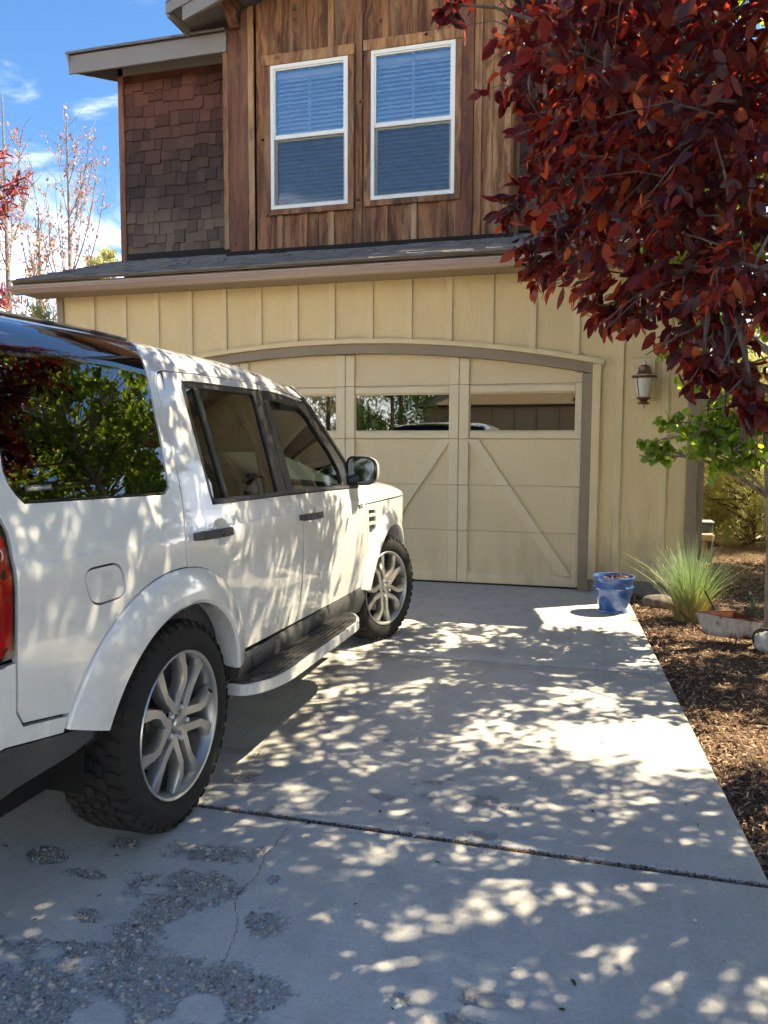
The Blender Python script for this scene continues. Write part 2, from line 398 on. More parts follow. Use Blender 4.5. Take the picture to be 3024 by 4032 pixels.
# ---------------- garage door
gd = part('garage_door', house)
SEAM = [0.012, .554, 1.023, 1.494, 2.044]
COLS = [0, -1.22, -2.44, -3.66, -4.88]
G = .0018
for i in range(3): MB().box(-4.878, -.002, .014, .05, SEAM[i] + G, SEAM[i + 1] - G).obj('section', M_gdoor, gd)
wins = []
for k in range(4):
    r_ = COLS[k] - (.07 if k == 0 else .105); l_ = COLS[k + 1] + (.07 if k == 3 else .115); wins.append((l_, r_))
mb = MB(); z0, z1 = SEAM[3] + G, SEAM[4] - G; mb.box(-4.878, -.002, .014, .05, z0, 1.58); mb.box(-4.878, -.002, .014, .05, 1.948, z1)
e = [-4.878] + [v for w_ in reversed(wins) for v in w_] + [-.002]
for i in range(0, len(e), 2): mb.box(e[i], e[i + 1], .0141, .0499, 1.579, 1.949)
mb.obj('section', M_gdoor, gd)
xs3 = [-4.878 + 4.876 * i / 40 for i in range(41)]
MB().prism([(-.002, SEAM[4] + G), (-4.878, SEAM[4] + G)] + [(x, arch(x) - .13) for x in xs3], 'y', .014, .05).obj('section', M_gdoor, gd, fixn=True)
for (l_, r_) in wins:
    MB().box(l_ + .001, r_ - .001, .028, .032, 1.581, 1.947).obj('window_pane', M_dgl, gd)
    a, b = l_ - .0005, r_ + .0005
    for za, zb in ((1.498, 1.566), (1.962, 2.028)): MB().bbox(a, b, -.010, .0138, za, zb, .004).obj('window_rail', M_gdoor2, gd)
for k in range(5):
    c = COLS[k]
    for sd in (-1, 1):
        if (k == 0 and sd == 1) or (k == 4 and sd == -1): continue
        w = .068 if k in (0, 4) else .103; a, b = (c + sd * .003, c + sd * w); a, b = min(a, b), max(a, b)
        for i in range(5):
            zt = SEAM[i + 1] - G if i < 4 else arch((a + b) / 2) - .15; zb = SEAM[i] + G
            if i == 0: zb = .018
            MB().bbox(a, b, -.012, .0137, zb, zt, .004).obj('stile', M_gdoor2, gd)
for k in range(4):
    a, b = COLS[k + 1] + (.069 if k == 3 else .104), COLS[k] - (.069 if k == 0 else .104)
    MB().prism([(-.001, .020), (-.005, .105), (.0136, .126), (.0136, .020)], 'x', a, b).obj('bottom_rail', M_gdoor2, gd, fixn=True)
    # diagonal brace, cut at the seams
    if k % 2 == 0: p, q = (a + .035, 1.49), (b - .06, .128)
    else: p, q = (b - .035, 1.49), (a + .06, .128)
    hwid = .060
    for z0, z1 in ((.128, SEAM[1] - G), (SEAM[1] + G, SEAM[2] - G), (SEAM[2] + G, 1.49)):
        f = lambda z: p[0] + (q[0] - p[0]) * (1.49 - z) / (1.49 - .128)
        MB().prism([(f(z0) - hwid, z0), (f(z0) + hwid, z0), (f(z1) + hwid, z1), (f(z1) - hwid, z1)], 'y', -.011, .0136).obj('brace', M_gdoor2, gd, fixn=True)
MB().box(-4.88, 0, .0, .045, -.002, .0115).obj('bottom_seal', M_dark, gd)
# ---------------- lower roof, gutter, soffit
RL, RR_ = -6.2, 1.56
def rz(y): return 3.222 + (y + .552) / 3
MB().box(RL + .03, RR_ - .03, -.44, YS - .001, ZSOF, ZSOF + .012).obj('soffit', M_soffit, house)
mb = MB(); mb.box(RL, RR_, -.455, -.442, ZSOF - .012, 3.205); mb.obj('fascia', M_soffit, house)
gp = [(-.457, 3.165), (-.457, 3.087), (-.515, 3.087), (-.528, 3.105), (-.548, 3.128), (-.552, 3.150), (-.560, 3.152), (-.560, 3.166), (-.550, 3.166), (-.545, 3.154), (-.540, 3.132), (-.520, 3.112), (-.508, 3.093), (-.463, 3.093), (-.463, 3.165)]
mb = MB(); mb.prism(gp, 'x', RL + .01, RR_); mb.prism([(-.458, 3.16), (-.458, 3.088), (-.514, 3.088), (-.547, 3.128), (-.551, 3.16)], 'x', RL + .004, RL + .010); mb.obj('gutter', M_gutter, house, fixn=True)
roof = part('lower_roof', house)
mb = MB(); yb = 1.52
mb.add([(RL, -.50, rz(-.50) - .035), (RR_, -.50, rz(-.50) - .035), (RR_, yb, rz(yb) - .035), (RL, yb, rz(yb) - .035), (RL, -.50, rz(-.50) - .012), (RR_, -.50, rz(-.50) - .012), (RR_, yb, rz(yb) - .012), (RL, yb, rz(yb) - .012)],
       [(0, 3, 2, 1), (4, 5, 6, 7), (0, 1, 5, 4), (1, 2, 6, 5), (2, 3, 7, 6), (3, 0, 4, 7)]); mb.obj('roof_deck', M_soffit, roof)
for x in (RL, RR_): MB().beam((x, -.45, rz(-.45) - .10), (x, yb, rz(yb) - .10), .03, .15).obj('rake_board', M_soffit, house)
rng = random.Random(3)
y = -.545; k = 0
while y < 1.5:
    mb = MB(); x = RL - .015 - rng.random() * .2
    while x < RR_:
        w = rng.uniform(.12, .34); xa, xb = max(x, RL - .02), min(x + w - .003, RR_ + .02); x += w
        if xb - xa < .01: continue
        t = rng.choice((.006, .012, .017)) ; dy = rng.uniform(0, .012); ya = y + dy; yb2 = y + .175
        za, zb2 = rz(ya) - .008, rz(yb2) - .010
        mb.add([(xa, ya, za), (xb, ya, za), (xb, yb2, zb2), (xa, yb2, zb2), (xa, ya, za + t + .004), (xb, ya, za + t + .004), (xb, yb2, zb2 + .004), (xa, yb2, zb2 + .004)],
               [(0, 1, 5, 4), (4, 5, 6, 7), (1, 2, 6, 5), (3, 0, 4, 7)])
    mb.obj('shingle_course', M_roof, roof); y += .135; k += 1
MB().box(RL + .2, -4.40, 1.44, 1.462, rz(1.45) - .02, rz(1.45) + .085).obj('flashing', M_dark, roof)
MB().box(-4.36, -.82, 1.075, 1.095, rz(1.08) - .02, rz(1.08) + .05).obj('flashing', M_dark, roof)
# ---------------- upper storey, barn wood bay
YW = 1.13
WIN = [(-3.757, -2.777, 4.285, 5.962), (-2.495, -1.503, 4.300, 5.978)]
def gtop(x): return 6.42 + .333 * min(x + 4.85, -.35 - x)
def plank(xa, xb, y0, y1, mat, name='plank'):
    cuts = sorted({xa, xb} | {c for w_ in WIN for c in w_[:2] if xa < c < xb}); mb = MB(); zb = rz(YW) - .02 + rng.uniform(0, .02)
    for p, q in zip(cuts[:-1], cuts[1:]):
        mid = (p + q) / 2; w_ = [w for w in WIN if w[0] < mid < w[1]]
        if w_:
            w_ = w_[0]; MB().box(p, q, y0, y1, zb, w_[2]).obj(name, mat, house); MB().prism([(p, w_[3]), (q, w_[3]), (q, gtop(q)), (p, gtop(p))], 'y', y0, y1).obj(name, mat, house, fixn=True)
        else: MB().prism([(p, zb), (q, zb), (q, gtop(q)), (p, gtop(p))], 'y', y0, y1).obj(name, mat, house, fixn=True)
PL = [(-3.962, -3.664), (-3.634, -3.358), (-3.316, -3.165), (-3.159, -2.99), (-2.975, -2.66), (-2.628, -2.345), (-2.31, -1.99), (-1.956, -1.63), (-1.605, -1.47), (-1.292, -1.203), (-1.197, -1.078), (-1.073, -.945)]
for i, (a, b) in enumerate(PL): plank(a, b, YW + rng.uniform(0, .008), YW + .03, M_wood2 if a > -1.3 else M_wood)
for a, b in [(-4.061, -3.982), (-3.681, -3.614), (-3.369, -3.298), (-3.027, -2.957), (-2.68, -2.607), (-2.363, -2.291), (-2.007, -1.941), (-1.648, -1.588), (-1.245, -1.20)]:
    plank(a, b, YW - .024, YW - .001, M_wood2 if rng.random() < .35 else M_wood, 'wood_batten')
plank(-4.323, -4.063, YW - .030, YW + .02, M_post, 'corner_plank'); plank(-1.487, -1.297, YW - .030, YW + .02, M_post, 'corner_plank')
MB().box(-4.388, -4.325, YW - .034, YW + .40, rz(1.5) - .05, 6.40).obj('edge_trim', M_wood2, house)
MB().box(-.942, -.872, YW - .034, YW + .40, rz(YW) - .03, 6.40).obj('edge_trim', M_wood2, house)
MB().box(-.870, -.805, YW + .30, YW + .40, rz(1.45) - .03, 6.40).obj('edge_trim', M_wood, house)
def on_y(px, py, y):
    d = _r2 * ((px - 1512) / 3028) - _u2 * ((py - 2016) / 3028) + _f; return CAM + d * ((y - CAM.y) / d.y)
M_hole = plain('knot_hole', (.008, .005, .004), .95, .1); M_knot = plain('knot_ring', (.20, .085, .035), .7, .3, var=.4, scale=60)
for q, (kx, ky, rr) in enumerate([(250, 757, .022), (787, 553, .020), (775, 1088, .022), (1148, 192, .018), (340, 318, .020), (897, 105, .030), (425, 70, .030), (1383, 155, .016), (132, 328, .022), (1345, 620, .018), (110, 1358, .022), (700, 1270, .018)]):
    p_ = on_y(850 + .7233 * kx, .7233 * ky, YW - .032); yy = YW - (.0555 if q in (3, 4) else .0302 if q in (8, 10, 9, 7) else .0245 if q in (1, 2) else .0005)
    k_ = MB().lathe([(rr * 1.55, .0), (rr * 1.35, -.0012), (rr * .8, -.0012), (rr * .75, .0)], 18, 'y', (0, 0, 0)); k_.xf(Matrix.Diagonal((1.25, 1, .85, 1))); k_.obj('knot', M_knot, house, True, 60, (p_.x, yy, p_.z))
    k_ = MB().disc(rr * .8, 16, 'y', (0, -.0004, 0)); k_.xf(Matrix.Diagonal((1.25, 1, .85, 1))); k_.obj('knot_hole', M_hole if q in (0, 1, 2, 3) else M_post, house, loc=(p_.x, yy, p_.z))
mb = MB(); mb.box(-4.32, -.95, 1.62, 1.66, 3.6, 7.2); mb.obj('room_wall', M_room, house)
for wi, (xl, xr, zb, zt) in enumerate(WIN):
    wn = part('window', house)
    wn['label'] = ('left window of the barn wood wall' if wi == 0 else 'right window of the barn wood wall')
    for (a, b, c, d, yy) in [(xl - .09, xr + .08, zt + .003, zt + .122, YW - .055), (xl - .08, xl - .001, zb - .07, zt, YW - .048), (xr + .001, xr + .075, zb - .07, zt, YW - .048), (xl, xr, zb - .07, zb - .002, YW - .046)]:
        MB().bbox(a, b, yy, YW - .0255, c, d, .004).obj('casing', M_wood2 if c > 5 and d - c < .2 else M_wood, wn)
    yf = YW - .03; fw = .042; zm = (zb + zt) / 2 + .0
    mb = MB(); mb.box(xl, xr, yf - .012, yf + .07, zt - fw, zt); mb.box(xl, xr, yf - .012, yf + .07, zb, zb + fw); mb.box(xl, xl + fw, yf - .012, yf + .07, zb + fw, zt - fw); mb.box(xr - fw, xr, yf - .012, yf + .07, zb + fw, zt - fw); mb.obj('frame', M_vinyl, wn)
    a, b = xl + fw, xr - fw; s = .028
    mb = MB(); mb.box(a, b, yf + .004, yf + .035, zm - .018, zm + .03); mb.box(a, b, yf + .004, yf + .035, zt - fw - s * .6, zt - fw); mb.box(a, a + s * .6, yf + .004, yf + .035, zm + .03, zt - fw - s * .6); mb.box(b - s * .6, b, yf + .004, yf + .035, zm + .03, zt - fw - s * .6); mb.obj('upper_sash', M_vinyl, wn)
    mb = MB(); mb.box(a, b, yf + .037, yf + .065, zm - .04, zm - .002); mb.box(a, b, yf + .037, yf + .065, zb + fw, zb + fw + s); mb.box(a, a + s, yf + .037, yf + .065, zb + fw + s, zm - .04); mb.box(b - s, b, yf + .037, yf + .065, zb + fw + s, zm - .04); mb.obj('lower_sash', M_vinyl, wn)
    MB().box(a + .012, b - .012, yf + .018, yf + .021, zm + .03, zt - fw - .012).obj('pane', M_wgl, wn)
    MB().box(a + s, b - s, yf + .050, yf + .053, zb + fw + s, zm - .04).obj('pane', M_wgl, wn)
    MB().box(a + .003, b - .003, yf + .012, yf + .0135, zb + fw + .003, zm - .02).obj('insect_screen', M_screen, wn)
    zc = zm + (zt - fw - zm) * .5; xc_ = (xl + xr) / 2
    MB().box(xc_ - .010, xc_ + .010, yf + .024, yf + .032, zm + .03, zt - fw - .017).obj('muntin', M_vinyl, wn)
    MB().box(a + .017, b - .017, yf + .0241, yf + .0315, zc - .010, zc + .010).obj('muntin', M_vinyl, wn)
    # blinds
    sl = None; z = zb + .075; ys = yf + .125
    prof_ = [(-.014, -.0190), (-.002, .002), (.013, .0175), (.0150, .0178), (.0004, .002), (-.0118, -.0192)]
    while z < zt - .12:
        if sl is None:
            sl = MB().prism(prof_, 'x', xl + .05, xr - .05).obj('slat', M_slat, wn, fixn=True); sl.location = (0, ys, z)
        else:
            o = sl.copy(); link(o, wn); o.location = (0, ys, z); o.rotation_euler = (rng.uniform(-.05, .05), 0, 0)
        z += .0505
    MB().box(xl + .05, xr - .05, ys - .03, ys + .03, zt - .115, zt - .05).obj('head_rail', M_slat, wn)
    for t in (.2, .8): MB().tube([(xl + t * (xr - xl), ys - .028, zt - .1), (xl + t * (xr - xl), ys - .028, zb + .06)], .0016, 4).obj('ladder_cord', M_slat, wn)
# ---------------- cedar shingle walls
YSH = 1.5
MB().box(-6.10, -4.39, YSH, YSH + .1, 3.5, 6.4).obj('shingle_wall', M_dark, house)
MB().box(-.80, 1.30, YSH, YSH + .1, 3.5, 6.4).obj('shingle_wall', M_dark, house)
MB().box(-6.10, -6.0, YSH + .1, 6.3, 3.3, 6.4).obj('side_wall', M_shake, house)
MB().box(1.2, 1.30, YSH + .1, 6.3, 3.3, 6.4).obj('side_wall', M_shake, house)
MB().box(-6.10, 1.30, 6.2, 6.3, 3.105, 6.4).obj('back_wall', M_shake, house)
MB().bbox(-6.108, -6.022, YSH - .04, YSH + .05, rz(YSH) - .02, 6.38, .004).obj('corner_board', M_post, house)
base_sh = None
def shakes(xa, xb, z0, z1):
    global base_sh
    z = z0; row = 0
    while z < z1 - .02:
        x = xa - rng.uniform(0, .1)
        while x < xb - .015:
            w = rng.choice((.10, .13, .15, .17, .2, .23)) * rng.uniform(.9, 1.1); l_, r_ = max(x, xa), min(x + w - .004, xb); x += w
            if r_ - l_ < .02: continue
            if base_sh is None:
                me = MB().add([(0, -.013, 0), (1, -.013, 0), (1, -.002, .2), (0, -.002, .2), (0, .001, 0), (1, .001, 0), (1, .001, .2), (0, .001, .2)],
                              [(0, 1, 2, 3), (0, 4, 5, 1), (1, 5, 6, 2), (0, 3, 7, 4)])
                o = me.obj('shingle', M_shake, house); base_sh = o
            else:
                o = base_sh.copy(); link(o, house)
            dz = rng.choice((0, 0, -.012, .016, .03)); o.scale = (r_ - l_, 1.7 + rng.uniform(-.5, .9), 1.06); o.location = (l_, YSH - .001, z - .03 + dz)
            o.rotation_euler = (0, rng.uniform(-.008, .008), 0)
        z += .152; row += 1
shakes(-6.02, -4.39, rz(YSH) + .045, 6.34)
shakes(-.80, .35, rz(YSH) + .045, 6.34)
# ---------------- upper eaves
ZE = 6.225                                   # eave of the upper roof
for xa, xb, nm in ((-6.56, -4.33, 0), (-.80, 1.55, 1)):
    y0_ = 1.05 if nm == 0 else 1.34
    MB().box(xa, xb, y0_ + .02, y0_ + .045, ZE - .03, ZE + .19).obj('fascia', M_greytrim, house)
    ur = part('upper_roof', house)
    def uz(y): return ZE + .205 + (y - y0_) / 3
    mb = MB(); mb.add([(xa - .02, (y0_ - .02), uz((y0_ - .02))), (xb, (y0_ - .02), uz((y0_ - .02))), (xb, 4.4, uz(4.4)), (xa - .02, 4.4, uz(4.4)), (xa - .02, (y0_ - .02), uz((y0_ - .02)) + .03), (xb, (y0_ - .02), uz((y0_ - .02)) + .03), (xb, 4.4, uz(4.4) + .03), (xa - .02, 4.4, uz(4.4) + .03)],
                      [(0, 3, 2, 1), (4, 5, 6, 7), (0, 1, 5, 4), (1, 2, 6, 5), (2, 3, 7, 6), (3, 0, 4, 7)]); mb.obj('shingle_course', M_roof, ur)
    mb = MB(); mb.add([(xa, (y0_ + .046), uz(y0_ + .05) - .03), (xb, (y0_ + .046), uz(y0_ + .05) - .03), (xb, 4.4, uz(4.4) - .03), (xa, 4.4, uz(4.4) - .03), (xa, (y0_ + .046), uz(y0_ + .05) - .004), (xb, (y0_ + .046), uz(y0_ + .05) - .004), (xb, 4.4, uz(4.4) - .004), (xa, 4.4, uz(4.4) - .004)],
                      [(0, 3, 2, 1), (4, 5, 6, 7), (0, 1, 5, 4), (1, 2, 6, 5), (2, 3, 7, 6), (3, 0, 4, 7)]); mb.obj('soffit_board', M_greytrim, ur)
    x = xa + .46
    while x < xb - .1:
        MB().beam((x, (y0_ + .046), uz(y0_ + .05) - .105), (x, 1.52, uz(1.52) - .105), .045, .14).obj('rafter_tail', M_greytrim, ur); x += .61
    xe = xa if nm == 0 else xb
    MB().beam((xe + (.012 if nm == 0 else -.012), y0_ + .01, uz(y0_ + .01) - .115), (xe + (.012 if nm == 0 else -.012), 4.4, uz(4.4) - .115), .025, .21).obj('rake_board', M_greytrim, ur)
    mb = MB(); mb.box(xa + .46, xb, 1.46, 1.499, 6.28, 6.42); mb.obj('frieze', M_greytrim, house)
mb = MB(); zz = ZE + .2 + (4.4 - 1.05) / 3; mb.add([(-6.58, 4.4, zz), (1.75, 4.4, zz), (1.75, 6.4, zz - .9), (-6.58, 6.4, zz - .9)], [(0, 1, 2, 3)]); mb.obj('rear_roof_slope', M_roof, house)
# gable of the barn wood bay
gr = part('gable_roof', house)
XL_, XRr, XM = -4.85, -.35, -2.60; YG = .60
def gz(x): return 6.585 + .333 * (2.25 - abs(x - XM))
for sgn in (-1, 1):
    xe = XM + sgn * 2.25
    p = [(xe, gz(xe) - .02), (XM, gz(XM) - .02), (XM, gz(XM)), (xe, gz(xe))]
    MB().prism(p, 'y', YG - .02, 4.6).obj('shingle_course', M_roof, gr, fixn=True)
    p = [(xe, gz(xe) - .055), (XM, gz(XM) - .055), (XM, gz(XM) - .021), (xe, gz(xe) - .021)]
    MB().prism(p, 'y', YG + .01, 4.6).obj('soffit_board', M_greytrim, gr, fixn=True)
    p = [(xe + sgn * .005, gz(xe) - .135), (XM, gz(XM) - .14), (XM, gz(XM) - .022), (xe + sgn * .005, gz(xe) - .022)]
    MB().prism(p, 'y', YG - .012, YG + .009).obj('barge_board', M_greytrim, gr, fixn=True)
    xi = xe - sgn * .20
    p = [(xi, gz(xi) - .29), (XM, gz(XM) - .28), (XM, gz(XM) - .056), (xi, gz(xi) - .056)]
    MB().prism(p, 'y', YG + .010, YG + .05).obj('barge_rafter', M_greytrim, gr, fixn=True)
    MB().box(min(xe, xe - sgn * .03), max(xe, xe - sgn * .03), YG + .011, 4.6, gz(xe) - .16, gz(xe) - .056).obj('eave_board', M_greytrim, gr)
    # knee brace of timber
    xb = XM + sgn * 1.60
    kb = part('knee_brace', house)
    MB().bbox(xb - .07, xb + .07, YG - .06, YW - .031, 6.80, 6.93, .012).obj('brace_arm', M_post, kb)
    MB().beam((xb, YG + .02, 6.86), (xb, YW - .06, 6.50), .12, .12, (0, 1, 0)).obj('brace_strut', M_post, kb)
    MB().bbox(xb - .06, xb + .06, YW - .10, YW - .031, 6.44, 6.80, .010).obj('brace_post', M_post, kb)
# ================================================================== wall lantern
wl = thing('wall_lantern', 'bronze wall lantern with frosted glass on the tan siding right of the garage door', 'wall lamp', (.555, YS - .14, 1.765))
M_bronze = plain('bronze', (.16, .075, .045), .35, .5, .65, var=.35, scale=30)
M_brass = plain('worn_edge', (.45, .40, .33), .35, .5, .6)
m = NT('frosted_glass'); nz = m.noise(m.coord('Object', (60, 60, 12)), 1.0, 3)
nd = m.bsdf(m.mix(nz, (.50, .47, .40), (.72, .69, .60)), .35, .5, bump=nz, bstr=.2, bdist=.002); nd.inputs['Transmission Weight'].default_value = .25; M_frost = m.mat
MB().bbox(-.105, .105, .115, .139, .10, .485, .004).obj('mounting_board', M_batten, wl)
MB().lathe([(.0, .003), (.014, .006), (.016, .022), (.008, .035), (.012, .04), (.0, .046)], 14).obj('finial', M_brass, wl, True)
MB().lathe([(.0, .046), (.05, .05), (.054, .062), (.030, .07), (.036, .085), (.062, .100), (.066, .108), (.0, .112)], 24).obj('base', M_bronze, wl, True)
MB().lathe([(.060, .109), (.064, .113), (.060, .117), (.0, .117)], 24).obj('base_rim', M_brass, wl, True)
MB().lathe([(.056, .117), (.066, .150), (.078, .20), (.087, .25), (.091, .288), (.0, .29)], 28).obj('glass_shade', M_frost, wl, True)
for k in range(4):
    a = k * math.pi / 2 + math.pi / 4; MB().tube([(math.cos(a) * r, math.sin(a) * r, z) for r, z in ((.060, .112), (.070, .15), (.082, .20), (.091, .25), (.096, .29))], .0042, 6).obj('cage_bar', M_bronze, wl, True)
MB().lathe([(.085, .286), (.100, .288), (.118, .306), (.118, .316), (.075, .324), (.058, .345), (.052, .372), (.055, .385), (.052, .395), (.025, .412), (.0, .415)], 32).obj('cap', M_bronze, wl, True)
MB().lathe([(.118, .308), (.121, .312), (.118, .317), (.112, .318)], 32).obj('cap_rim', M_brass, wl, True)
MB().lathe([(.012, .412), (.014, .425), (.009, .437), (.011, .448), (.0, .458)], 12).obj('top_finial', M_brass, wl, True)
MB().tube([(0, .115, .30), (0, .06, .33), (0, .045, .40), (0, .02, .435), (0, .0, .425)], .012, 8).obj('arm', M_bronze, wl, True)
MB().bbox(-.05, .05, .100, .1145, .24, .40, .006).obj('back_plate', M_bronze, wl)
# ================================================================== ground, driveway, street
def gp(px, py, z=0.0):
    d = _r2 * ((px - 1512) / 3028) - _u2 * ((py - 2016) / 3028) + _f; t = (z - CAM.z) / d.z; return CAM + d * t
def m_earth():
    m = NT('mulch_ground'); p = m.n('NewGeometry').outputs['Position']
    a = m.noise(p, 1.1, 6, .6); b = m.noise(p, 34, 4, .7); c = m.noise(m.n('Mapping', {'Vector': p, 'Rotation': (0, 0, .6), 'Scale': (90, 22, 20)}).outputs[0], 1.0, 3)
    col = m.mix(m.ramp(b, .35, .68), (.055, .036, .024), (.19, .125, .078)); col = m.mix(m.ramp(c, .5, .75), col, (.30, .205, .125)); col = m.mix(m.ramp(a, .4, .7, 0, .5), col, (.24, .165, .11))
    m.bsdf(col, .95, .1, bump=m.math('ADD', b, c), bstr=.9, bdist=.03); return m.mat
M_earth = m_earth()
def m_conc():
    m = NT('driveway_concrete'); p = m.n('NewGeometry').outputs['Position']; at_ = m.n('Attribute', attribute_name='spall').outputs['Fac']
    big = m.noise(p, .9, 5, .6); mid = m.noise(p, 5.5, 5, .65); fine = m.noise(p, 210, 2, .6); stk = m.noise(m.n('Mapping', {'Vector': p, 'Scale': (9, .7, 1), 'Rotation': (0, 0, .35)}).outputs[0], 1.0, 4)
    col = m.mix(m.ramp(big, .32, .68), (.46, .44, .40), (.56, .535, .49)); col = m.mix(m.ramp(mid, .35, .75, 0, .5), col, (.33, .32, .305))
    col = m.mix(m.ramp(stk, .50, .70, 0, .5), col, (.54, .52, .48)); col = m.mix(m.ramp(fine, .52, .70, 0, .42), col, (.22, .21, .20)); f2 = m.noise(p, 62, 3, .7); col = m.mix(m.ramp(f2, .48, .72, 0, .34), col, (.25, .245, .235)); col = m.mix(m.ramp(f2, .46, .30, 0, .25), col, (.60, .59, .56)); col = m.mix(m.ramp(fine, .42, .28, 0, .22), col, (.56, .55, .52))
    st = m.ramp(m.noise(m.n('Mapping', {'Vector': p, 'Location': (3.1, 1.7, 0)}).outputs[0], 2.6, 6, .7), .62, .74, 0, .42); col = m.mix(st, col, (.22, .215, .205))
    br = m.noise(m.n('Mapping', {'Vector': p, 'Scale': (1.2, 150, 1)}).outputs[0], 1.0, 2); col = m.mix(m.ramp(br, .45, .75, 0, .16), col, (.26, .255, .245))
    tm = m.noise(m.n('Mapping', {'Vector': p, 'Scale': (3.4, .16, 1), 'Location': (.6, 0, 0)}).outputs[0], 1.0, 5, .6); col = m.mix(m.ramp(tm, .55, .72, 0, .30), col, (.24, .235, .23))
    agg = m.n('TexVoronoi', {'Vector': p, 'Scale': 95.0}); ag = m.mix(.75, (.24, .225, .20), agg.outputs['Color'], 'MULTIPLY'); ag = m.mix(.45, (.26, .24, .22), ag)
    col = m.mix(m.ramp(at_, .1, .9, 0, .50), col, ag)
    bmp = m.math('ADD', m.math('MULTIPLY', fine, .5), m.math('MULTIPLY', m.math('MULTIPLY', agg.outputs['Distance'], at_), 2.5))
    m.bsdf(col, .86, .28, bump=bmp, bstr=.42, bdist=.004); return m.mat
M_conc = m_conc()
M_joint = plain('joint_dirt', (.035, .026, .020), .95, .1, var=.5, scale=40, bstr=.8)
M_asph = plain('street_asphalt', (.115, .115, .12), .9, .25, var=.15, scale=14, bstr=.4)
M_kerb = plain('pale_kerb', (.46, .42, .35), .85, .2, var=.12, scale=9)

struct(MB().add([(-600, -600, -.055), (600, -600, -.055), (600, 600, -.055), (-600, 600, -.055)], [(0, 1, 2, 3)]).obj('ground', M_earth))
# uneven garden soil, right of the driveway
nx, ny = 60, 100; gx = np.linspace(.40, 6.5, nx); gy = np.linspace(-9, 5.0, ny); GX, GY = np.meshgrid(gx, gy, indexing='ij')
def xedge(y): return .48 + (-.73 - y) * .054
def soil(x, y):
    if y < -.1: e = max(0., min(1., (x - xedge(y)) / .06))
    else: e = max(0., min(1., (x - 1.06) / .3))
    e2 = max(0., min(1., (6.4 - x) / .8)) * max(0., min(1., (4.9 - y) / .8))
    return -.045 + (.028 + .030 * mnoise.noise((x * 1.7, y * 1.7, 0)) + .012 * mnoise.noise((x * 6, y * 6, 3))) * e * e2
GZ = np.vectorize(soil)(GX, GY); V = np.stack([GX, GY, GZ], -1).reshape(-1, 3); I = np.arange(nx * ny).reshape(nx, ny)
Q = np.stack([I[:-1, :-1], I[1:, :-1], I[1:, 1:], I[:-1, 1:]], -1).reshape(-1, 4)
struct(np_mesh('garden_soil', V, Q, M_earth, None, quads=True, smooth=True))
# street behind the house
struct(MB().box(-40, 60, 7.4, 14.5, -.08, -.03).obj('back_street', M_asph))
struct(MB().bbox(-40, 60, 6.95, 7.4, -.08, .04, .02).obj('back_kerb', M_kerb))
struct(MB().box(1.3, 60, 5.1, 6.95, -.08, -.035).obj('gravel_verge', plain('pale_gravel', (.47, .37, .25), .95, .1, var=.25, scale=30, bstr=.6)))
struct(MB().box(-60, 60, -22.5, -15.5, -.09, -.03).obj('front_street', M_asph))

dw = bpy.data.objects.new('driveway', None); COL.objects.link(dw); struct(dw)
BL = []                                     # worn, spalled places: (x, y, rx, ry)
for px, py, rx, ry in [(850, 280, .16, .07), (1000, 280, .09, .05), (1115, 290, .035, .06), (800, 430, .22, .13), (950, 430, .10, .10), (700, 560, .16, .12), (1120, 600, .085, .13),
                       (420, 560, .10, .05), (560, 640, .2, .1), (350, 700, .22, .08), (600, 760, .28, .13), (200, 850, .25, .16), (500, 880, .35, .14), (850, 830, .25, .08), (1050, 850, .13, .07),
                       (1150, 830, .035, .045), (300, 980, .4, .14), (700, 960, .25, .1), (380, 380, .08, .04), (1195, 395, .025, .035), (100, 700, .15, .06), (200, 290, .09, .05), (560, 240, .07, .04), (1000, 930, .06, .03)]:
    g = gp(px * .904, 3100 + py * .904); BL.append((g.x, g.y, rx * .95, ry * .9, 1))
for px, py, rx, ry in [(205, 853, .05, .035), (390, 800, .06, .03), (450, 790, .05, .03), (375, 850, .04, .025), (590, 875, .085, .07), (660, 895, .05, .04), (915, 838, .035, .025), (590, 1000, .10, .05), (290, 925, .02, .02), (317, 805, .02, .02), (215, 640, .02, .02)]:
    g = gp(1300 + px * 1.039, 2250 + py * 1.039); BL.append((g.x, g.y, rx, ry, 1))
for px, py, rx, ry in [(900, 2990, .05, .07), (960, 3060, .08, .06), (1000, 2960, .05, .05), (930, 2920, .06, .05), (1590, 3935, .045, .03), (1840, 3920, .03, .035), (1800, 4005, .03, .03)]:
    g = gp(px, py); BL.append((g.x, g.y, rx, ry, 1))
HO = []
for px, py, rx, ry in [(905, 640, .14, .10), (270, 610, .17, .05), (640, 330, .12, .05), (880, 960, .07, .05), (420, 1010, .08, .05)]:
    g = gp(px * .904, 3100 + py * .904); HO.append((g.x, g.y, rx, ry))
def spall(x, y):
    f = 0.
    for bx, by, rx, ry, k in BL:
        d = ((x - bx) / rx) ** 2 + ((y - by) / ry) ** 2
        if d < 2.2: f = max(f, 1.15 - d * .75)
    if f <= 0: return 0.
    for bx, by, rx, ry in HO:
        d = ((x - bx) / rx) ** 2 + ((y - by) / ry) ** 2
        if d < 1.5: f -= max(0, 1.25 - d) * 1.2
    n_ = mnoise.noise((x * 9, y * 9, 1.3)) * .55 + mnoise.noise((x * 26, y * 26, 4.1)) * .45 + mnoise.noise((x * 60, y * 60, 9.)) * .2
    n_ += mnoise.noise((x * 130, y * 130, 2.)) * .35
    return max(0., min(1., (f * .8 + n_ * 1.25 - .34) * 2.6))
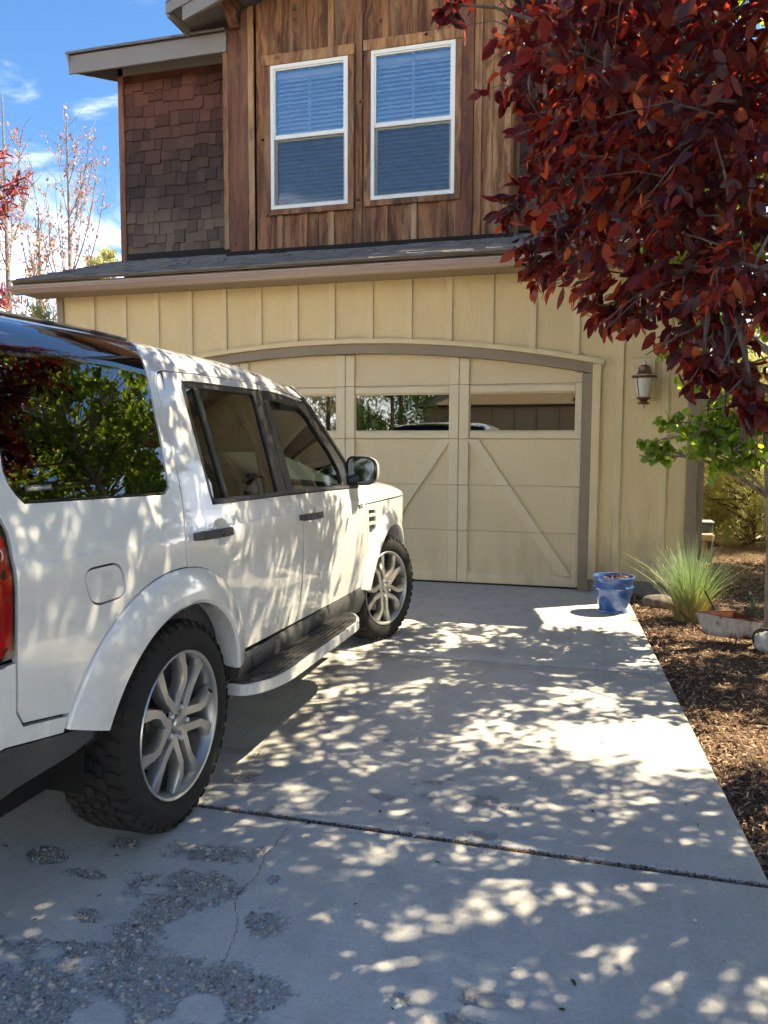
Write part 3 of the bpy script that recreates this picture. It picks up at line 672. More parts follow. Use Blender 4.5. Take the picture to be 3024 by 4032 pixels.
def coords(a, b, fine=None, step=.2, fs=.006):
    """spacing from a to b with a refined span"""
    c = [a, a + .009]; lo, hi = a + .009, b - .009
    spans = [(lo, hi, step)] if not fine else [(lo, max(lo, fine[0]), step), (max(lo, fine[0]), min(hi, fine[1]), fs), (min(hi, fine[1]), hi, step)]
    for p, q, s in spans:
        if q - p < 1e-6: continue
        n_ = max(1, int(round((q - p) / s))); c += [p + (q - p) * (i + 1) / n_ for i in range(n_)]
    return np.array(c + [b])
def slab(xl, xr, y0, y1, fx=None, fy=None, fs=.006):
    """xl number, xr number or function of y"""
    xrf = xr if callable(xr) else (lambda y: xr)
    wmid = xrf((y0 + y1) / 2) - xl; xs = coords(xl, xl + wmid, fx, .2, fs); ys = coords(y0, y1, fy, .2, fs); us = (xs - xl) / wmid
    nx, ny = len(xs), len(ys); V = np.zeros((nx, ny, 3)); A = np.zeros((nx, ny))
    for j, y in enumerate(ys):
        w = xrf(y) - xl
        for i, u in enumerate(us):
            x = xl + u * w; z = .0018 * mnoise.noise((x * .8, y * .8, 5)) ; s_ = 0.
            if fx and fx[0] - .05 < x < fx[1] + .05 and fy[0] - .05 < y < fy[1] + .05:
                s_ = spall(x, y)
                if s_ > 0: z -= s_ * (.0034 + .0030 * mnoise.noise((x * 45, y * 45, 2)))
            V[i, j] = (x, y, z); A[i, j] = s_
    V[0, :, 2] -= .007; V[-1, :, 2] -= .007; V[:, 0, 2] -= .007; V[:, -1, 2] -= .007
    I = np.arange(nx * ny).reshape(nx, ny); Q = np.stack([I[:-1, :-1], I[1:, :-1], I[1:, 1:], I[:-1, 1:]], -1).reshape(-1, 4).tolist()
    ring = list(I[:, 0]) + list(I[-1, 1:]) + list(I[-2::-1, -1]) + list(I[0, -2:0:-1]); V = V.reshape(-1, 3); base = V[ring].copy(); base[:, 2] = -.10
    k0 = len(V); nr = len(ring); Q += [[ring[a], k0 + a, k0 + (a + 1) % nr, ring[(a + 1) % nr]] for a in range(nr)]
    o = np_mesh('concrete_slab', np.vstack([V, base]), Q, M_conc, dw, {'spall': np.concatenate([A.ravel(), np.zeros(nr)])}, True, True)
    o.data.set_sharp_from_angle(angle=R(55)); return o
JX = -2.04; g1, g2 = .016, .011
slab(JX + .007, xedge, -2.87 + g1, .055)
s2 = slab(JX + .007, xedge, -5.23 + g2, -2.87 - g1, (-1.35, .15), (-5.21, -4.30), .008)
s3 = slab(JX + .007, xedge, -8.3 + g2, -5.23 - g2, (-2.0, -.10), (-6.62, -5.26), .0065)
slab(JX + .007, xedge, -11.5, -8.3 - g2); slab(JX + .007, xedge, -15.4, -11.51)
for a, b in ((-2.87 + g1, .055), (-5.23 + g2, -2.87 - g1), (-8.3 + g2, -5.23 - g2), (-11.5, -8.3 - g2), (-15.4, -11.51)): slab(-5.9, JX - .007, a, b)
MB().box(-5.88, .60, -15.3, .05, -.09, -.026).obj('joint_filler', M_joint, dw)
MB().box(-5.8, .95, .056, 6.2, -.06, -.004).obj('garage_floor', M_room, house)
# crack
cp = [gp(*q) for q in [(1130, 3262), (1105, 3300), (1075, 3340), (1040, 3375), (1022, 3440), (985, 3475), (950, 3510), (925, 3545), (932, 3600), (935, 3650), (925, 3690), (905, 3730), (893, 3770), (870, 3800)]]
mb = MB(); rg = random.Random(5); pts = []
for a, b in zip(cp[:-1], cp[1:]):
    for i in range(6):
        q = a.lerp(b, i / 6); pts.append((q.x + rg.uniform(-.004, .004), q.y + rg.uniform(-.004, .004)))
L_ = [(x - rg.uniform(.0004, .0015), y, .0028) for x, y in pts]; R_ = [(x + rg.uniform(.0004, .0015), y, .0028) for x, y in pts]
mb.add(L_ + R_, [(i, i + len(pts), i + 1 + len(pts), i + 1) for i in range(len(pts) - 1)]); mb.obj('crack', M_joint, dw)

def m_attr(name, cols, attr='rnd', rough=.85, spec=.2, trans=None):
    m = NT(name); a = m.n('Attribute', attribute_name=attr).outputs['Fac']; cr = m.n('ValToRGB', {'Fac': a}); el = cr.color_ramp.elements
    cr.color_ramp.interpolation = 'LINEAR'
    while len(el) < len(cols): el.new(.5)
    for i, (p, c) in enumerate(cols): el[i].position = p; el[i].color = c + (1,)
    m.bsdf(cr.outputs[0], rough, spec); return m.mat
rs = np.random.RandomState(11)
def pebbles(n, parent, name='aggregate'):
    pts = []; tries = 0
    x0, x1, y0, y1 = (-2.0, -.1, -6.6, -5.26) if parent is s3 else (-1.35, .15, -5.2, -4.3)
    while len(pts) < n and tries < n * 12:
        tries += 1; x, y = rs.uniform(x0, x1), rs.uniform(y0, y1)
        if spall(x, y) > .15 + .85 * rs.rand(): pts.append((x, y))
    pts = np.array(pts); n = len(pts)
    ico = MB().sphere((0, 0, 0), 1, 6, 4); tv = np.array(ico.v); tf = []
    for f in ico.f: tf += [f] if len(f) == 3 else [(f[0], f[1], f[2]), (f[0], f[2], f[3])]
    tf = np.array(tf); sz = np.exp(rs.normal(-5.45, .45, n)).clip(.0022, .0115); asp = rs.uniform(.55, 1.0, n); ang = rs.uniform(0, 6.28, n)
    T = tv[None] * np.stack([sz, sz * asp, sz * rs.uniform(.4, .75, n)], -1)[:, None]; c, s_ = np.cos(ang)[:, None], np.sin(ang)[:, None]
    X = T[..., 0] * c - T[..., 1] * s_ + pts[:, :1]; Y = T[..., 0] * s_ + T[..., 1] * c + pts[:, 1:]; Z = T[..., 2] - .0045 + rs.uniform(-.0015, .0022, n)[:, None]
    V = np.stack([X, Y, Z], -1).reshape(-1, 3); F = (tf[None] + (np.arange(n) * len(tv))[:, None, None]).reshape(-1, 3)
    o = np_mesh(name, V, F, M_peb, parent, {'rnd': np.repeat(rs.rand(n), len(tv))}, True); o['kind'] = 'stuff'; return o
M_peb = m_attr('river_pebble', [(0, (.12, .115, .11)), (.25, (.24, .225, .205)), (.55, (.34, .315, .28)), (.78, (.42, .39, .345)), (.90, (.33, .25, .20)), (.97, (.50, .48, .45)), (1, (.20, .12, .11))], rough=.6, spec=.35)
pebbles(5600, s3); pebbles(420, s2)
# bark chips and dry litter
def chips(name, P, L, W, mat, rnd, tilt=.45, parent=None, zoff=0):
    n = len(P); yaw = rs.uniform(0, 6.283, n); pit = rs.normal(0, tilt, n); rol = rs.normal(0, tilt, n)
    d = np.stack([np.cos(yaw) * np.cos(pit), np.sin(yaw) * np.cos(pit), np.sin(pit)], -1); s_ = np.stack([-np.sin(yaw), np.cos(yaw), np.sin(rol)], -1); s_ /= np.linalg.norm(s_, axis=1)[:, None]; u = np.cross(d, s_)
    tpl = np.array([(-.5, -.4, 0), (-.1, -.5, .12), (.5, -.25, 0), (.42, .4, 0), (-.2, .5, .12), (-.5, .25, -.03), (0, 0, .3)])
    tf = np.array([(0, 1, 6), (1, 2, 6), (2, 3, 6), (3, 4, 6), (4, 5, 6), (5, 0, 6)])
    V = P[:, None] + tpl[None, :, :1] * (d * L[:, None])[:, None] + tpl[None, :, 1:2] * (s_ * W[:, None])[:, None] + tpl[None, :, 2:] * (u * W[:, None])[:, None]
    F = (tf[None] + (np.arange(n) * 7)[:, None, None]).reshape(-1, 3)
    o = np_mesh(name, V.reshape(-1, 3), F, mat, parent, {'rnd': np.repeat(rnd, 7)}); o['kind'] = 'stuff'; return o
M_chip = m_attr('bark_chips', [(0, (.045, .027, .021)), (.35, (.12, .066, .045)), (.6, (.24, .14, .088)), (.8, (.43, .28, .17)), (.93, (.58, .44, .29)), (1, (.40, .15, .14))])
n = 42000; y = -6.6 + 9.6 * rs.rand(n) ** 1.05; x = np.array([xedge(v) if v < -.1 else 1.12 for v in y]) + .006 + 3.2 * rs.rand(n) ** 1.6
z = np.vectorize(soil)(x, y) + rs.uniform(.002, .016, n)
o = chips('bark_mulch', np.stack([x, y, z], -1), np.exp(rs.normal(-3.75, .5, n)).clip(.008, .075), rs.uniform(.003, .013, n), M_chip, rs.rand(n) * .965)
o['label'] = 'brown bark mulch and dry litter covering the bed beside the driveway'; o['category'] = 'mulch'
# debris packed in the joints
n = 2600; x = rs.uniform(JX, .74, n); y = -5.23 + rs.normal(0, .0065, n); z = rs.uniform(-.016, .001, n)
chips('joint_debris', np.stack([x, y, z], -1), rs.uniform(.006, .022, n), rs.uniform(.002, .006, n), M_chip, rs.rand(n) * .75, .3, dw)
n = 500; x = rs.uniform(JX, .6, n); y = -2.87 + rs.normal(0, .004, n); z = rs.uniform(-.024, -.012, n)
chips('joint_debris', np.stack([x, y, z], -1), rs.uniform(.005, .015, n), rs.uniform(.002, .004, n), M_chip, rs.rand(n) * .7, .3, dw)
# loose crumbs, petals and twigs on the concrete
n = 150; x = rs.uniform(-1.9, .55, n); y = rs.uniform(-6.4, -.3, n); keep = x < np.array([xedge(v) for v in y]) - .03; x, y = x[keep], y[keep]; n = len(x)
M_lit = m_attr('driveway_litter', [(0, (.03, .022, .02)), (.5, (.07, .05, .04)), (.75, (.22, .05, .06)), (.86, (.35, .25, .14)), (.93, (.70, .70, .68)), (1, (.8, .8, .78))])
o = chips('leaf_litter', np.stack([x, y, np.full(n, .004)], -1), rs.uniform(.006, .026, n), rs.uniform(.004, .011, n), M_lit, rs.rand(n), .12); o['label'] = 'scattered crumbs and petals on the grey concrete'; o['category'] = 'litter'
HWP=[(.22,.84),(.34,.868),(.42,.878),(.50,.888),(.62,.905),(.76,.918),(.95,.926),(1.06,.922),(1.12,.910),(1.17,.893),(1.30,.858),(1.48,.8085),(1.655,.7605)]
def _tang(P):
    n=len(P); d=[(P[i+1][1]-P[i][1])/(P[i+1][0]-P[i][0]) for i in range(n-1)]
    return [d[0]]+[(d[i-1]+d[i])/2 for i in range(1,n-1)]+[d[-1]]
_HT=_tang(HWP)
def hw(z):
    P=HWP
    if z<=P[0][0]: return P[0][1]+(z-P[0][0])*_HT[0]
    for i in range(len(P)-1):
        if z<=P[i+1][0]:
            h=P[i+1][0]-P[i][0]; u=(z-P[i][0])/h
            return ((1+2*u)*(1-u)**2*P[i][1]+u*(1-u)**2*h*_HT[i]+u*u*(3-2*u)*P[i+1][1]+u*u*(u-1)*h*_HT[i+1])
    return P[-1][1]+(z-P[-1][0])*_HT[-1]
S0=1.655; RR=.195
A0=math.atan2(1,_HT[-1]); A1=math.radians(176); ARC=RR*(A1-A0)
def prof(s):
    if s<=S0: return hw(s),s
    x0,z0=hw(S0),S0
    if s<=S0+ARC:
        a=A0+(s-S0)/RR
        return x0+RR*(math.sin(a)-math.sin(A0)), z0+RR*(-math.cos(a)+math.cos(A0))
    x1=x0+RR*(math.sin(A1)-math.sin(A0)); z1=z0+RR*(-math.cos(A1)+math.cos(A0))
    L=x1; u=min(1.,(s-S0-ARC)/L)
    return x1*(1-u), z1+L*math.tan(math.pi-A1)*(u-u*u/2)
SC=S0+ARC+hw(S0)+RR*(math.sin(A1)-math.sin(A0))
def sm(a,b,v):
    u=max(0.,min(1.,(v-a)/(b-a))); return u*u*(3-2*u)
YR,RC=-1.02,.16     # rear face y, corner radius
YF,RF=3.70,.42
def plan(t):
    """plan curve: t=y along the side, then round the corners -> (inset,y)"""
    a=YR+RC
    if t<a:
        th=(a-t)/RC
        if th<math.pi/2: return RC*(1-math.cos(th)), a-RC*math.sin(th)
        return RC+(th-math.pi/2)*RC, YR
    b=YF-RF
    ins=.016*max(0,(t-2.4)/.9)**2
    if t>b:
        th=(t-b)/RF; i0=.016*((b-2.4)/.9)**2
        if th<math.pi/2: return i0+RF*(1-math.cos(th)), b+RF*math.sin(th)
        return i0+RF+(th-math.pi/2)*RF, YF
    return ins+.012*max(0,(.1-t)/.96)**2,t
def S(t,s,off=0.):
    x,z=prof(s); i,y=plan(t)
    k=sm(1.15,1.66,z)
    z-= .055*sm(1.0,1.9,t)*k + .015*sm(0,-.9,t)*k
    x-=i
    if t<YR+RC: y+=sm(YR+RC,YR-.02,t)*max(0.,z-.95)*.16
    return (x,y,z)
def Nrm(t,s):
    e=1e-3
    a=S(t-e,s);b=S(t+e,s);c=S(t,s-e);d=S(t,s+e)
    u=[b[i]-a[i] for i in range(3)];v=[d[i]-c[i] for i in range(3)]
    n=(u[1]*v[2]-u[2]*v[1],u[2]*v[0]-u[0]*v[2],u[0]*v[1]-u[1]*v[0])
    l=math.sqrt(sum(q*q for q in n)) or 1
    return tuple(q/l for q in n)
# ================================================================== car: surface helpers
BOWLS = [(.315, 1.052, .075, .058, .020), (1.39, 1.025, .085, .060, .020)]
def SP(t, s, off=0.0):
    d = off
    if .9 < s < 1.2:
        d -= .0035 * sm(1.069, 1.079, s) * sm(1.17, 1.12, s)
        for bt, bs, rt, rs_, dp in BOWLS:
            q = ((t - bt) / rt) ** 2 + ((s - bs) / rs_) ** 2
            if q < 1: d -= dp * (1 - q) ** 1.5
    p = S(t, s)
    if d: n_ = Nrm(t, s); p = tuple(p[i] + n_[i] * d for i in range(3))
    return p
def SN(t, s):
    if .9 < s < 1.2:
        e = .002; a, b, c, d = SP(t - e, s), SP(t + e, s), SP(t, s - e), SP(t, s + e)
        u = Vector(b) - Vector(a); v = Vector(d) - Vector(c); return tuple(u.cross(v).normalized())
    return Nrm(t, s)
def rpoly(pts, seg=6):
    """polygon with rounded corners; pts (t,s[,r])"""
    out = []; n = len(pts)
    for i, p in enumerate(pts):
        r = p[2] if len(p) > 2 else 0
        if not r: out.append((p[0], p[1])); continue
        a = Vector(pts[i - 1][:2]); b = Vector(p[:2]); c = Vector(pts[(i + 1) % n][:2])
        ra = min(r, (a - b).length * .49); rc = min(r, (c - b).length * .49); pa = b + (a - b).normalized() * ra; pc = b + (c - b).normalized() * rc
        for k in range(seg + 1):
            u = k / seg; q = pa * (1 - u) ** 2 + b * 2 * u * (1 - u) + pc * u * u; out.append((q.x, q.y))
    return out
def smooth_line(pts, k=6):
    """Catmull-Rom through the points"""
    out = []; n = len(pts)
    for i in range(n - 1):
        p0, p1, p2, p3 = (Vector(pts[max(0, i - 1)]), Vector(pts[i]), Vector(pts[i + 1]), Vector(pts[min(n - 1, i + 2)]))
        for j in range(k):
            u = j / k; q = .5 * ((2 * p1) + (p2 - p0) * u + (2 * p0 - 5 * p1 + 4 * p2 - p3) * u * u + (3 * p1 - p0 - 3 * p2 + p3) * u ** 3); out.append(tuple(q))
    out.append(tuple(pts[-1])); return out
def area2(P): return sum(P[i][0] * P[(i + 1) % len(P)][1] - P[(i + 1) % len(P)][0] * P[i][1] for i in range(len(P))) / 2
def clean(P, d=.0012):
    out = []
    for p in P:
        if not out or math.hypot(p[0] - out[-1][0], p[1] - out[-1][1]) > d: out.append((p[0], p[1]))
    if math.hypot(out[0][0] - out[-1][0], out[0][1] - out[-1][1]) < d: out.pop()
    return out
def resample(P, d):
    out = []
    for i, p in enumerate(P):
        q = P[(i + 1) % len(P)]; n = max(1, int(math.ceil(math.hypot(q[0] - p[0], q[1] - p[1]) / d)))
        out += [(p[0] + (q[0] - p[0]) * k / n, p[1] + (q[1] - p[1]) * k / n) for k in range(n)]
    return out
def offset(P, d):
    """move a CCW loop inwards by d (outwards if d<0)"""
    n = len(P); out = []
    for i in range(n):
        a, b, c = P[i - 1], P[i], P[(i + 1) % n]; e1 = Vector((b[0] - a[0], b[1] - a[1])).normalized(); e2 = Vector((c[0] - b[0], c[1] - b[1])).normalized()
        n1 = Vector((-e1.y, e1.x)); n2 = Vector((-e2.y, e2.x)); m_ = (n1 + n2); l = m_.length
        if l < 1e-4: m_ = n1; k = 1
        else: m_ /= l; k = min(2.5, 1 / max(.35, m_.dot(n1)))
        out.append((b[0] + m_.x * d * k, b[1] + m_.y * d * k))
    return out
def inside(P, X, Y):
    P = np.asarray(P); r = np.zeros(len(X), bool); x0, y0 = P[:, 0], P[:, 1]; x1, y1 = np.roll(x0, -1), np.roll(y0, -1)
    for a, b, c, d in zip(x0, y0, x1, y1):
        if b == d: continue
        r ^= ((b > Y) != (d > Y)) & (X < (c - a) * (Y - b) / (d - b) + a)
    return r
def panel_data(outer, holes=(), step=.05, gap=.0033, depth=.02, off=0.0, lines=(), fine=(), rim=True, surf=None, surfn=None):
    surf = surf or SP; surfn = surfn or SN
    loops = []
    P = clean(outer); P = P if area2(P) > 0 else P[::-1]; P = offset(resample(P, .03), gap + (.002 if rim else 0)); loops.append(P)
    for h in holes:
        h = clean(h); h = h if area2(h) > 0 else h[::-1]; h = offset(resample(h, .02), -(gap + (.002 if rim else 0))); loops.append(h)
    v2 = []; ed = []
    for L in loops:
        k = len(v2); v2 += L; ed += [(k + i, k + (i + 1) % len(L)) for i in range(len(L))]
    A = np.array(loops[0]); t0, s0 = A.min(0); t1, s1 = A.max(0)
    T, S_ = np.meshgrid(np.arange(t0 + step * .5, t1, step), np.arange(s0 + step * .5, s1, step)); T[1::2] += step * .5
    cand = [(T.ravel(), S_.ravel(), step * .45)]
    for (bt, bs, rt, rs_) in fine:
        a, b = np.meshgrid(np.linspace(-1.15, 1.15, 22), np.linspace(-1.15, 1.15, 22)); a = a.ravel(); b = b.ravel(); k = a * a + b * b < 1.32; cand.append((bt + a[k] * rt, bs + b[k] * rs_, .004))
    for s_ in lines:
        a = np.arange(t0, t1, step * .7); cand.append((a, np.full(len(a), s_), .004))
    allb = np.array(v2)
    for (X, Y, md) in cand:
        k = inside(loops[0], X, Y)
        for h in loops[1:]: k &= ~inside(h, X, Y)
        X, Y = X[k], Y[k]
        if len(X) == 0: continue
        D = np.min((X[:, None] - allb[None, :, 0]) ** 2 + (Y[:, None] - allb[None, :, 1]) ** 2, 1); k = D > md * md; v2 += list(zip(X[k].tolist(), Y[k].tolist()))
    r = delaunay_2d_cdt([Vector(p) for p in v2], ed, [], 0, 1e-6); vv = [(p.x, p.y) for p in r[0]]
    F = np.array([f for f in r[2]]); C = np.array(vv)[F].mean(1); k = inside(loops[0], C[:, 0], C[:, 1])
    for h in loops[1:]: k &= ~inside(h, C[:, 0], C[:, 1])
    F = F[k]; faces = []
    for f in F:
        a, b, c = (vv[i] for i in f); ar = (b[0] - a[0]) * (c[1] - a[1]) - (c[0] - a[0]) * (b[1] - a[1]); faces.append(tuple(int(i) for i in (f if ar > 0 else f[::-1])))
    verts = [surf(t, s, off) for t, s in vv]; nrm = [surfn(t, s) for t, s in vv]
    if rim:
        for li, L in enumerate(loops):
            L2 = offset(L, -.002 if li == 0 else .002); k = len(verts); n = len(L); rings = []
            for (LL, o_, w) in ((L, 0, 0.), (L2, -.0016, .55), (L2, -.0022, 1.), (L2, -depth, 1.)):
                for i, (t, s) in enumerate(LL):
                    p = surf(t, s, off + o_); verts.append(p); nn = Vector(surfn(*L[i]))
                    if w: 
                        o2 = Vector(surf(*L2[i], 0)) - Vector(surf(*L[i], 0)); o2 = (o2 - nn * o2.dot(nn)); o2 = o2.normalized() if o2.length > 1e-7 else nn
                        nn = (nn * (1 - w) + o2 * w).normalized()
                    nrm.append(tuple(nn))
            for j in range(3):
                for i in range(n):
                    a, b = k + j * n + i, k + j * n + (i + 1) % n; q = (a, a + n, b + n, b)
                    faces.append(q if li == 0 else q[::-1])
    return verts, faces, nrm
def mirror_d(d): v, f, n = d; return [(-x, y, z) for x, y, z in v], [tuple(reversed(q)) for q in f], [(-x, y, z) for x, y, z in n]
def build_d(name, ds, mat, parent):
    V, F, N_ = [], [], []
    for v, f, n in ds: k = len(V); V += list(v); N_ += list(n); F += [tuple(i + k for i in q) for q in f]
    me = bpy.data.meshes.new(name); me.from_pydata(V, [], F); me.polygons.foreach_set('use_smooth', [True] * len(me.polygons)); me.update()
    me.normals_split_custom_set_from_vertices(N_); me.materials.append(mat); o = bpy.data.objects.new(name, me); return link(o, parent)
# ------------------------------------------------------------------ paint, trim, rubber
def m_paint():
    m = NT('white_paint'); p = m.coord('Object'); z = m.n('SeparateXYZ', {'Vector': p}).outputs['Z']
    dirt = m.math('MULTIPLY', m.ramp(m.noise(p, 7, 6, .7), .42, .75), m.ramp(z, .95, .45)); sp = m.ramp(m.noise(p, 95, 3, .6), .66, .74)
    col = m.mix(m.math('MULTIPLY', dirt, .38), (.72, .72, .705), (.46, .41, .34)); col = m.mix(m.math('MULTIPLY', m.math('MULTIPLY', sp, dirt), .55), col, (.28, .24, .2))
    m.bsdf(col, m.math('ADD', .22, m.math('MULTIPLY', dirt, .3)), .5, coat=.9); return m.mat
M_paint = m_paint()
M_clad = plain('grey_cladding', (.055, .055, .057), .5, .4, var=.25, scale=12, bstr=.1)
M_blk = plain('gloss_black_trim', (.012, .012, .013), .16, .5, coat=.4)
M_satin = plain('satin_black_trim', (.022, .022, .024), .42, .45)
M_under = plain('underbody', (.012, .012, .012), .9, .2)
M_rubber = plain('tyre_rubber', (.020, .0195, .0185), .78, .25, var=.35, scale=20)
M_tread = plain('tyre_tread', (.026, .024, .022), .88, .2, var=.5, scale=26)
M_alloy = plain('alloy_wheel', (.50, .49, .47), .30, .5, .85, var=.18, scale=14)
M_alloy2 = plain('alloy_barrel', (.36, .35, .33), .38, .5, .8, var=.3, scale=12)
M_disc = plain('brake_disc', (.32, .29, .26), .4, .5, .9, var=.3, scale=40)
M_silver = plain('step_edge_silver', (.60, .60, .585), .34, .5, .25, var=.08, scale=6)
M_tint = m_glass('privacy_glass', (.07, .08, .078), 2.0, .015)
M_tint2 = m_glass('rear_door_glass', (.085, .10, .095), 1.3, .01)
M_cgl = m_glass('car_glass', (.17, .20, .19), 1.15, .0)
M_lens = NT('red_lens'); M_lens.bsdf((.30, .006, .008), .08, .5, coat=.6); M_lens = M_lens.mat
M_seat = plain('beige_leather', (.17, .155, .12), .55, .3, var=.1, scale=10)
M_head = plain('headliner', (.22, .205, .175), .9, .1)
M_mirror = plain('mirror_glass', (.40, .42, .43), .03, .5, 1.0)

car = thing('car', 'white boxy off-road wagon with silver wheels parked facing the garage door', 'car', (-2.205, -5.379, 0))
CW = .378                                    # hub height
SR = S0 + ARC * .98 ; SR = 1.905             # roof seam
def arcp(cy, fr, a0, a1, n=28):
    """points round a wheel centre, angle in degrees from the rear horizontal over the top to the front"""
    out = []
    for i in range(n + 1):
        a = a0 + (a1 - a0) * i / n; r = fr(a); out.append((cy - r * math.cos(R(a)), CW + r * math.sin(R(a))))
    return out
RO = lambda a: .645 - .072 * sm(10, 100, a) + .0 * a
RI = lambda a: .470 - .022 * sm(20, 90, a)
FO = lambda a: .605 - .03 * sm(5, 90, a) + .02 * sm(90, 170, a)
FI = lambda a: .462
fl_r = arcp(0, RO, 18, 168); fl_f = arcp(2.885, FO, 9, 176)
# --- bodyside
door_r = [(.034, .95), (.034, 1.07), (.075, 1.2), (.092, 1.37), (.096, 1.55), (.108, 1.635)]
door_r = smooth_line(door_r, 4)
dtop = [(.135, 1.668), (.176, 1.681), (.465, 1.695), (1.012, 1.708), (1.157, 1.706), (1.342, 1.712), (1.50, 1.717)]
glassR = smooth_line([(.007, 1.246), (.021, 1.351), (.038, 1.45), (.052, 1.595), (.060, 1.687), (.085, 1.76), (.14, 1.84), (.20, SR)], 4)
kr = [i for i, p in enumerate(fl_r) if p[0] <= .034]
arc_back = [fl_r[i] for i in kr][::-1]       # from the top of the arch back down to the rear
body = ([(-.60, .617), (-.783, .650), (-.806, .69), (-.812, .83), (-.803, 1.10), (-.797, 1.165), (-.812, 1.21), (-.85, 1.235), (-.92, 1.245), (-.925, SR), (-.745, SR), (-.745, 1.42), (-.757, 1.325), (-.752, 1.295), (-.735, 1.262), (-.712, 1.238), (-.03, 1.224)]
        + glassR + [(1.60, SR), (1.66, 1.80), (1.655, 1.72), (1.60, 1.712)] + dtop[::-1] + door_r[::-1] + arc_back)
flap = rpoly([(-.548, 1.028, .05), (-.366, 1.029, .05), (-.336, .917, .05), (-.512, .914, .05)])
for mir in (0, 1):
    X = mirror_d if mir else (lambda d: d); side = 1 if not mir else -1
    bo = build_d('body_side', [X(panel_data(body, [flap] if not mir else [], lines=(1.068, 1.074, 1.080)))], M_paint, car)
    if not mir: build_d('fuel_flap', [panel_data(flap, step=.03, off=-.0012)], M_paint, bo)
    # rear quarter glass, running up into the roof
    gl = [(-.745, SR), (-.745, 1.42), (-.757, 1.325), (-.752, 1.295), (-.735, 1.262), (-.712, 1.238), (-.03, 1.224)] + glassR
    g_ = build_d('quarter_window', [X(panel_data(gl, off=-.004, depth=.012))], M_tint, bo)
    # --- rear door
    arc_front = [p for p in fl_r if p[0] > .034]
    rd = [(.034, .95)] + door_r[1:] + [(.135, 1.668), (.176, 1.681), (.465, 1.695), (1.012, 1.708), (1.062, 1.708), (1.062, 1.672), (.98, 1.668), (.40, 1.655), (.30, 1.648, .02), (.284, 1.62), (.288, 1.40), (.290, 1.20), (.293, 1.168), (1.17, 1.160), (1.180, 1.10), (1.186, .97), (1.193, .74), (1.190, .60), (1.165, .497), (.575, .507), (.562, .56)] + arc_front[::-1]
    rd = [p[:2] for p in rd]
    d_ = build_d('rear_door', [X(panel_data(rd, lines=(1.068, 1.074, 1.080), fine=[BOWLS[0][:4]]))], M_paint, car)
    fr_o = rpoly([(.293, 1.168, .01), (1.070, 1.160), (1.068, 1.672), (.98, 1.668), (.40, 1.655), (.300, 1.648, .02), (.286, 1.60)])
    fr_i = rpoly([(.318, 1.188, .02), (.962, 1.182, .015), (.968, 1.645, .03), (.42, 1.635), (.322, 1.630, .03)])
    build_d('window_frame', [X(panel_data(fr_o, [fr_i], off=-.006, depth=.03, gap=.001))], M_satin, d_)
    build_d('window_glass', [X(panel_data(fr_i, off=-.016, rim=False, gap=-.006))], M_tint2, d_)
    build_d('divider_bar', [X(panel_data(rpoly([(.424, 1.186), (.452, 1.186), (.436, 1.634), (.398, 1.634)]), off=-.007, gap=0, depth=.02))], M_satin, d_)
    # --- front door
    fs_ = smooth_line([(2.236, 1.142), (2.262, 1.045), (2.312, .885), (2.352, .70), (2.368, .57), (2.345, .50)], 4)
    fd = [(1.178, 1.159), (1.188, 1.10), (1.194, .97), (1.201, .74), (1.198, .60), (1.173, .497), (1.76, .486), (2.33, .480)] + fs_[::-1] + [(2.19, 1.146), (1.80, 1.151)]
    fdt = [(1.075, 1.708), (1.075, 1.674), (1.30, 1.684), (1.52, 1.690), (1.60, 1.690), (1.655, 1.703), (1.60, 1.711), (1.342, 1.711), (1.157, 1.705)]
    f_ = build_d('front_door', [X(panel_data(fd, lines=(1.068, 1.074, 1.080), fine=[BOWLS[1][:4]]))], M_paint, car); build_d('upper_frame', [X(panel_data(fdt))], M_paint, f_)
    ap = smooth_line([(1.665, 1.70), (1.766, 1.618), (1.872, 1.525), (1.974, 1.417), (2.061, 1.314), (2.135, 1.20), (2.165, 1.146)], 4)
    fr_o = [(1.072, 1.161), (1.074, 1.673), (1.30, 1.683), (1.52, 1.689), (1.60, 1.689)] + ap + [(1.80, 1.152)]
    fr_i = rpoly([(1.158, 1.182, .012), (1.140, 1.640, .02), (1.30, 1.652), (1.545, 1.660, .06), (1.66, 1.60), (1.76, 1.505), (1.86, 1.395), (1.935, 1.265), (1.938, 1.175, .03)])
    build_d('window_frame', [X(panel_data(fr_o, [fr_i], off=-.005, depth=.03, gap=.001))], M_satin, f_)
    # the window stands a hand's breadth open at the top
    gw = rpoly([(1.150, 1.170), (1.142, 1.592), (1.30, 1.604), (1.545, 1.626, .04), (1.66, 1.585), (1.77, 1.49), (1.87, 1.38), (1.945, 1.255), (1.948, 1.165)])
    build_d('window_glass', [X(panel_data(gw, off=-.018, rim=False, gap=0))], M_cgl, f_)
    for nm, a, b, par in (('belt_strip', .300, 1.062, d_), ('belt_strip', 1.080, 2.195, f_)):
        mb = MB(); n_ = 14
        for k in range(n_ + 1):
            t = a + (b - a) * k / n_; sb = 1.1625 - .018 * sm(1.1, 2.2, t)
            for (ds, o_) in ((0, .001), (.002, .007), (.013, .007), (.017, .0)): mb.v.append(SP(t, sb + ds, o_))
        mb.f = [(k * 4 + j, (k + 1) * 4 + j, (k + 1) * 4 + j + 1, k * 4 + j + 1) for k in range(n_) for j in range(3)]
        if mir: mb.v = [(-x, y, z) for x, y, z in mb.v]; mb.f = [q[::-1] for q in mb.f]
        mb.obj(nm, M_clad, par, True)
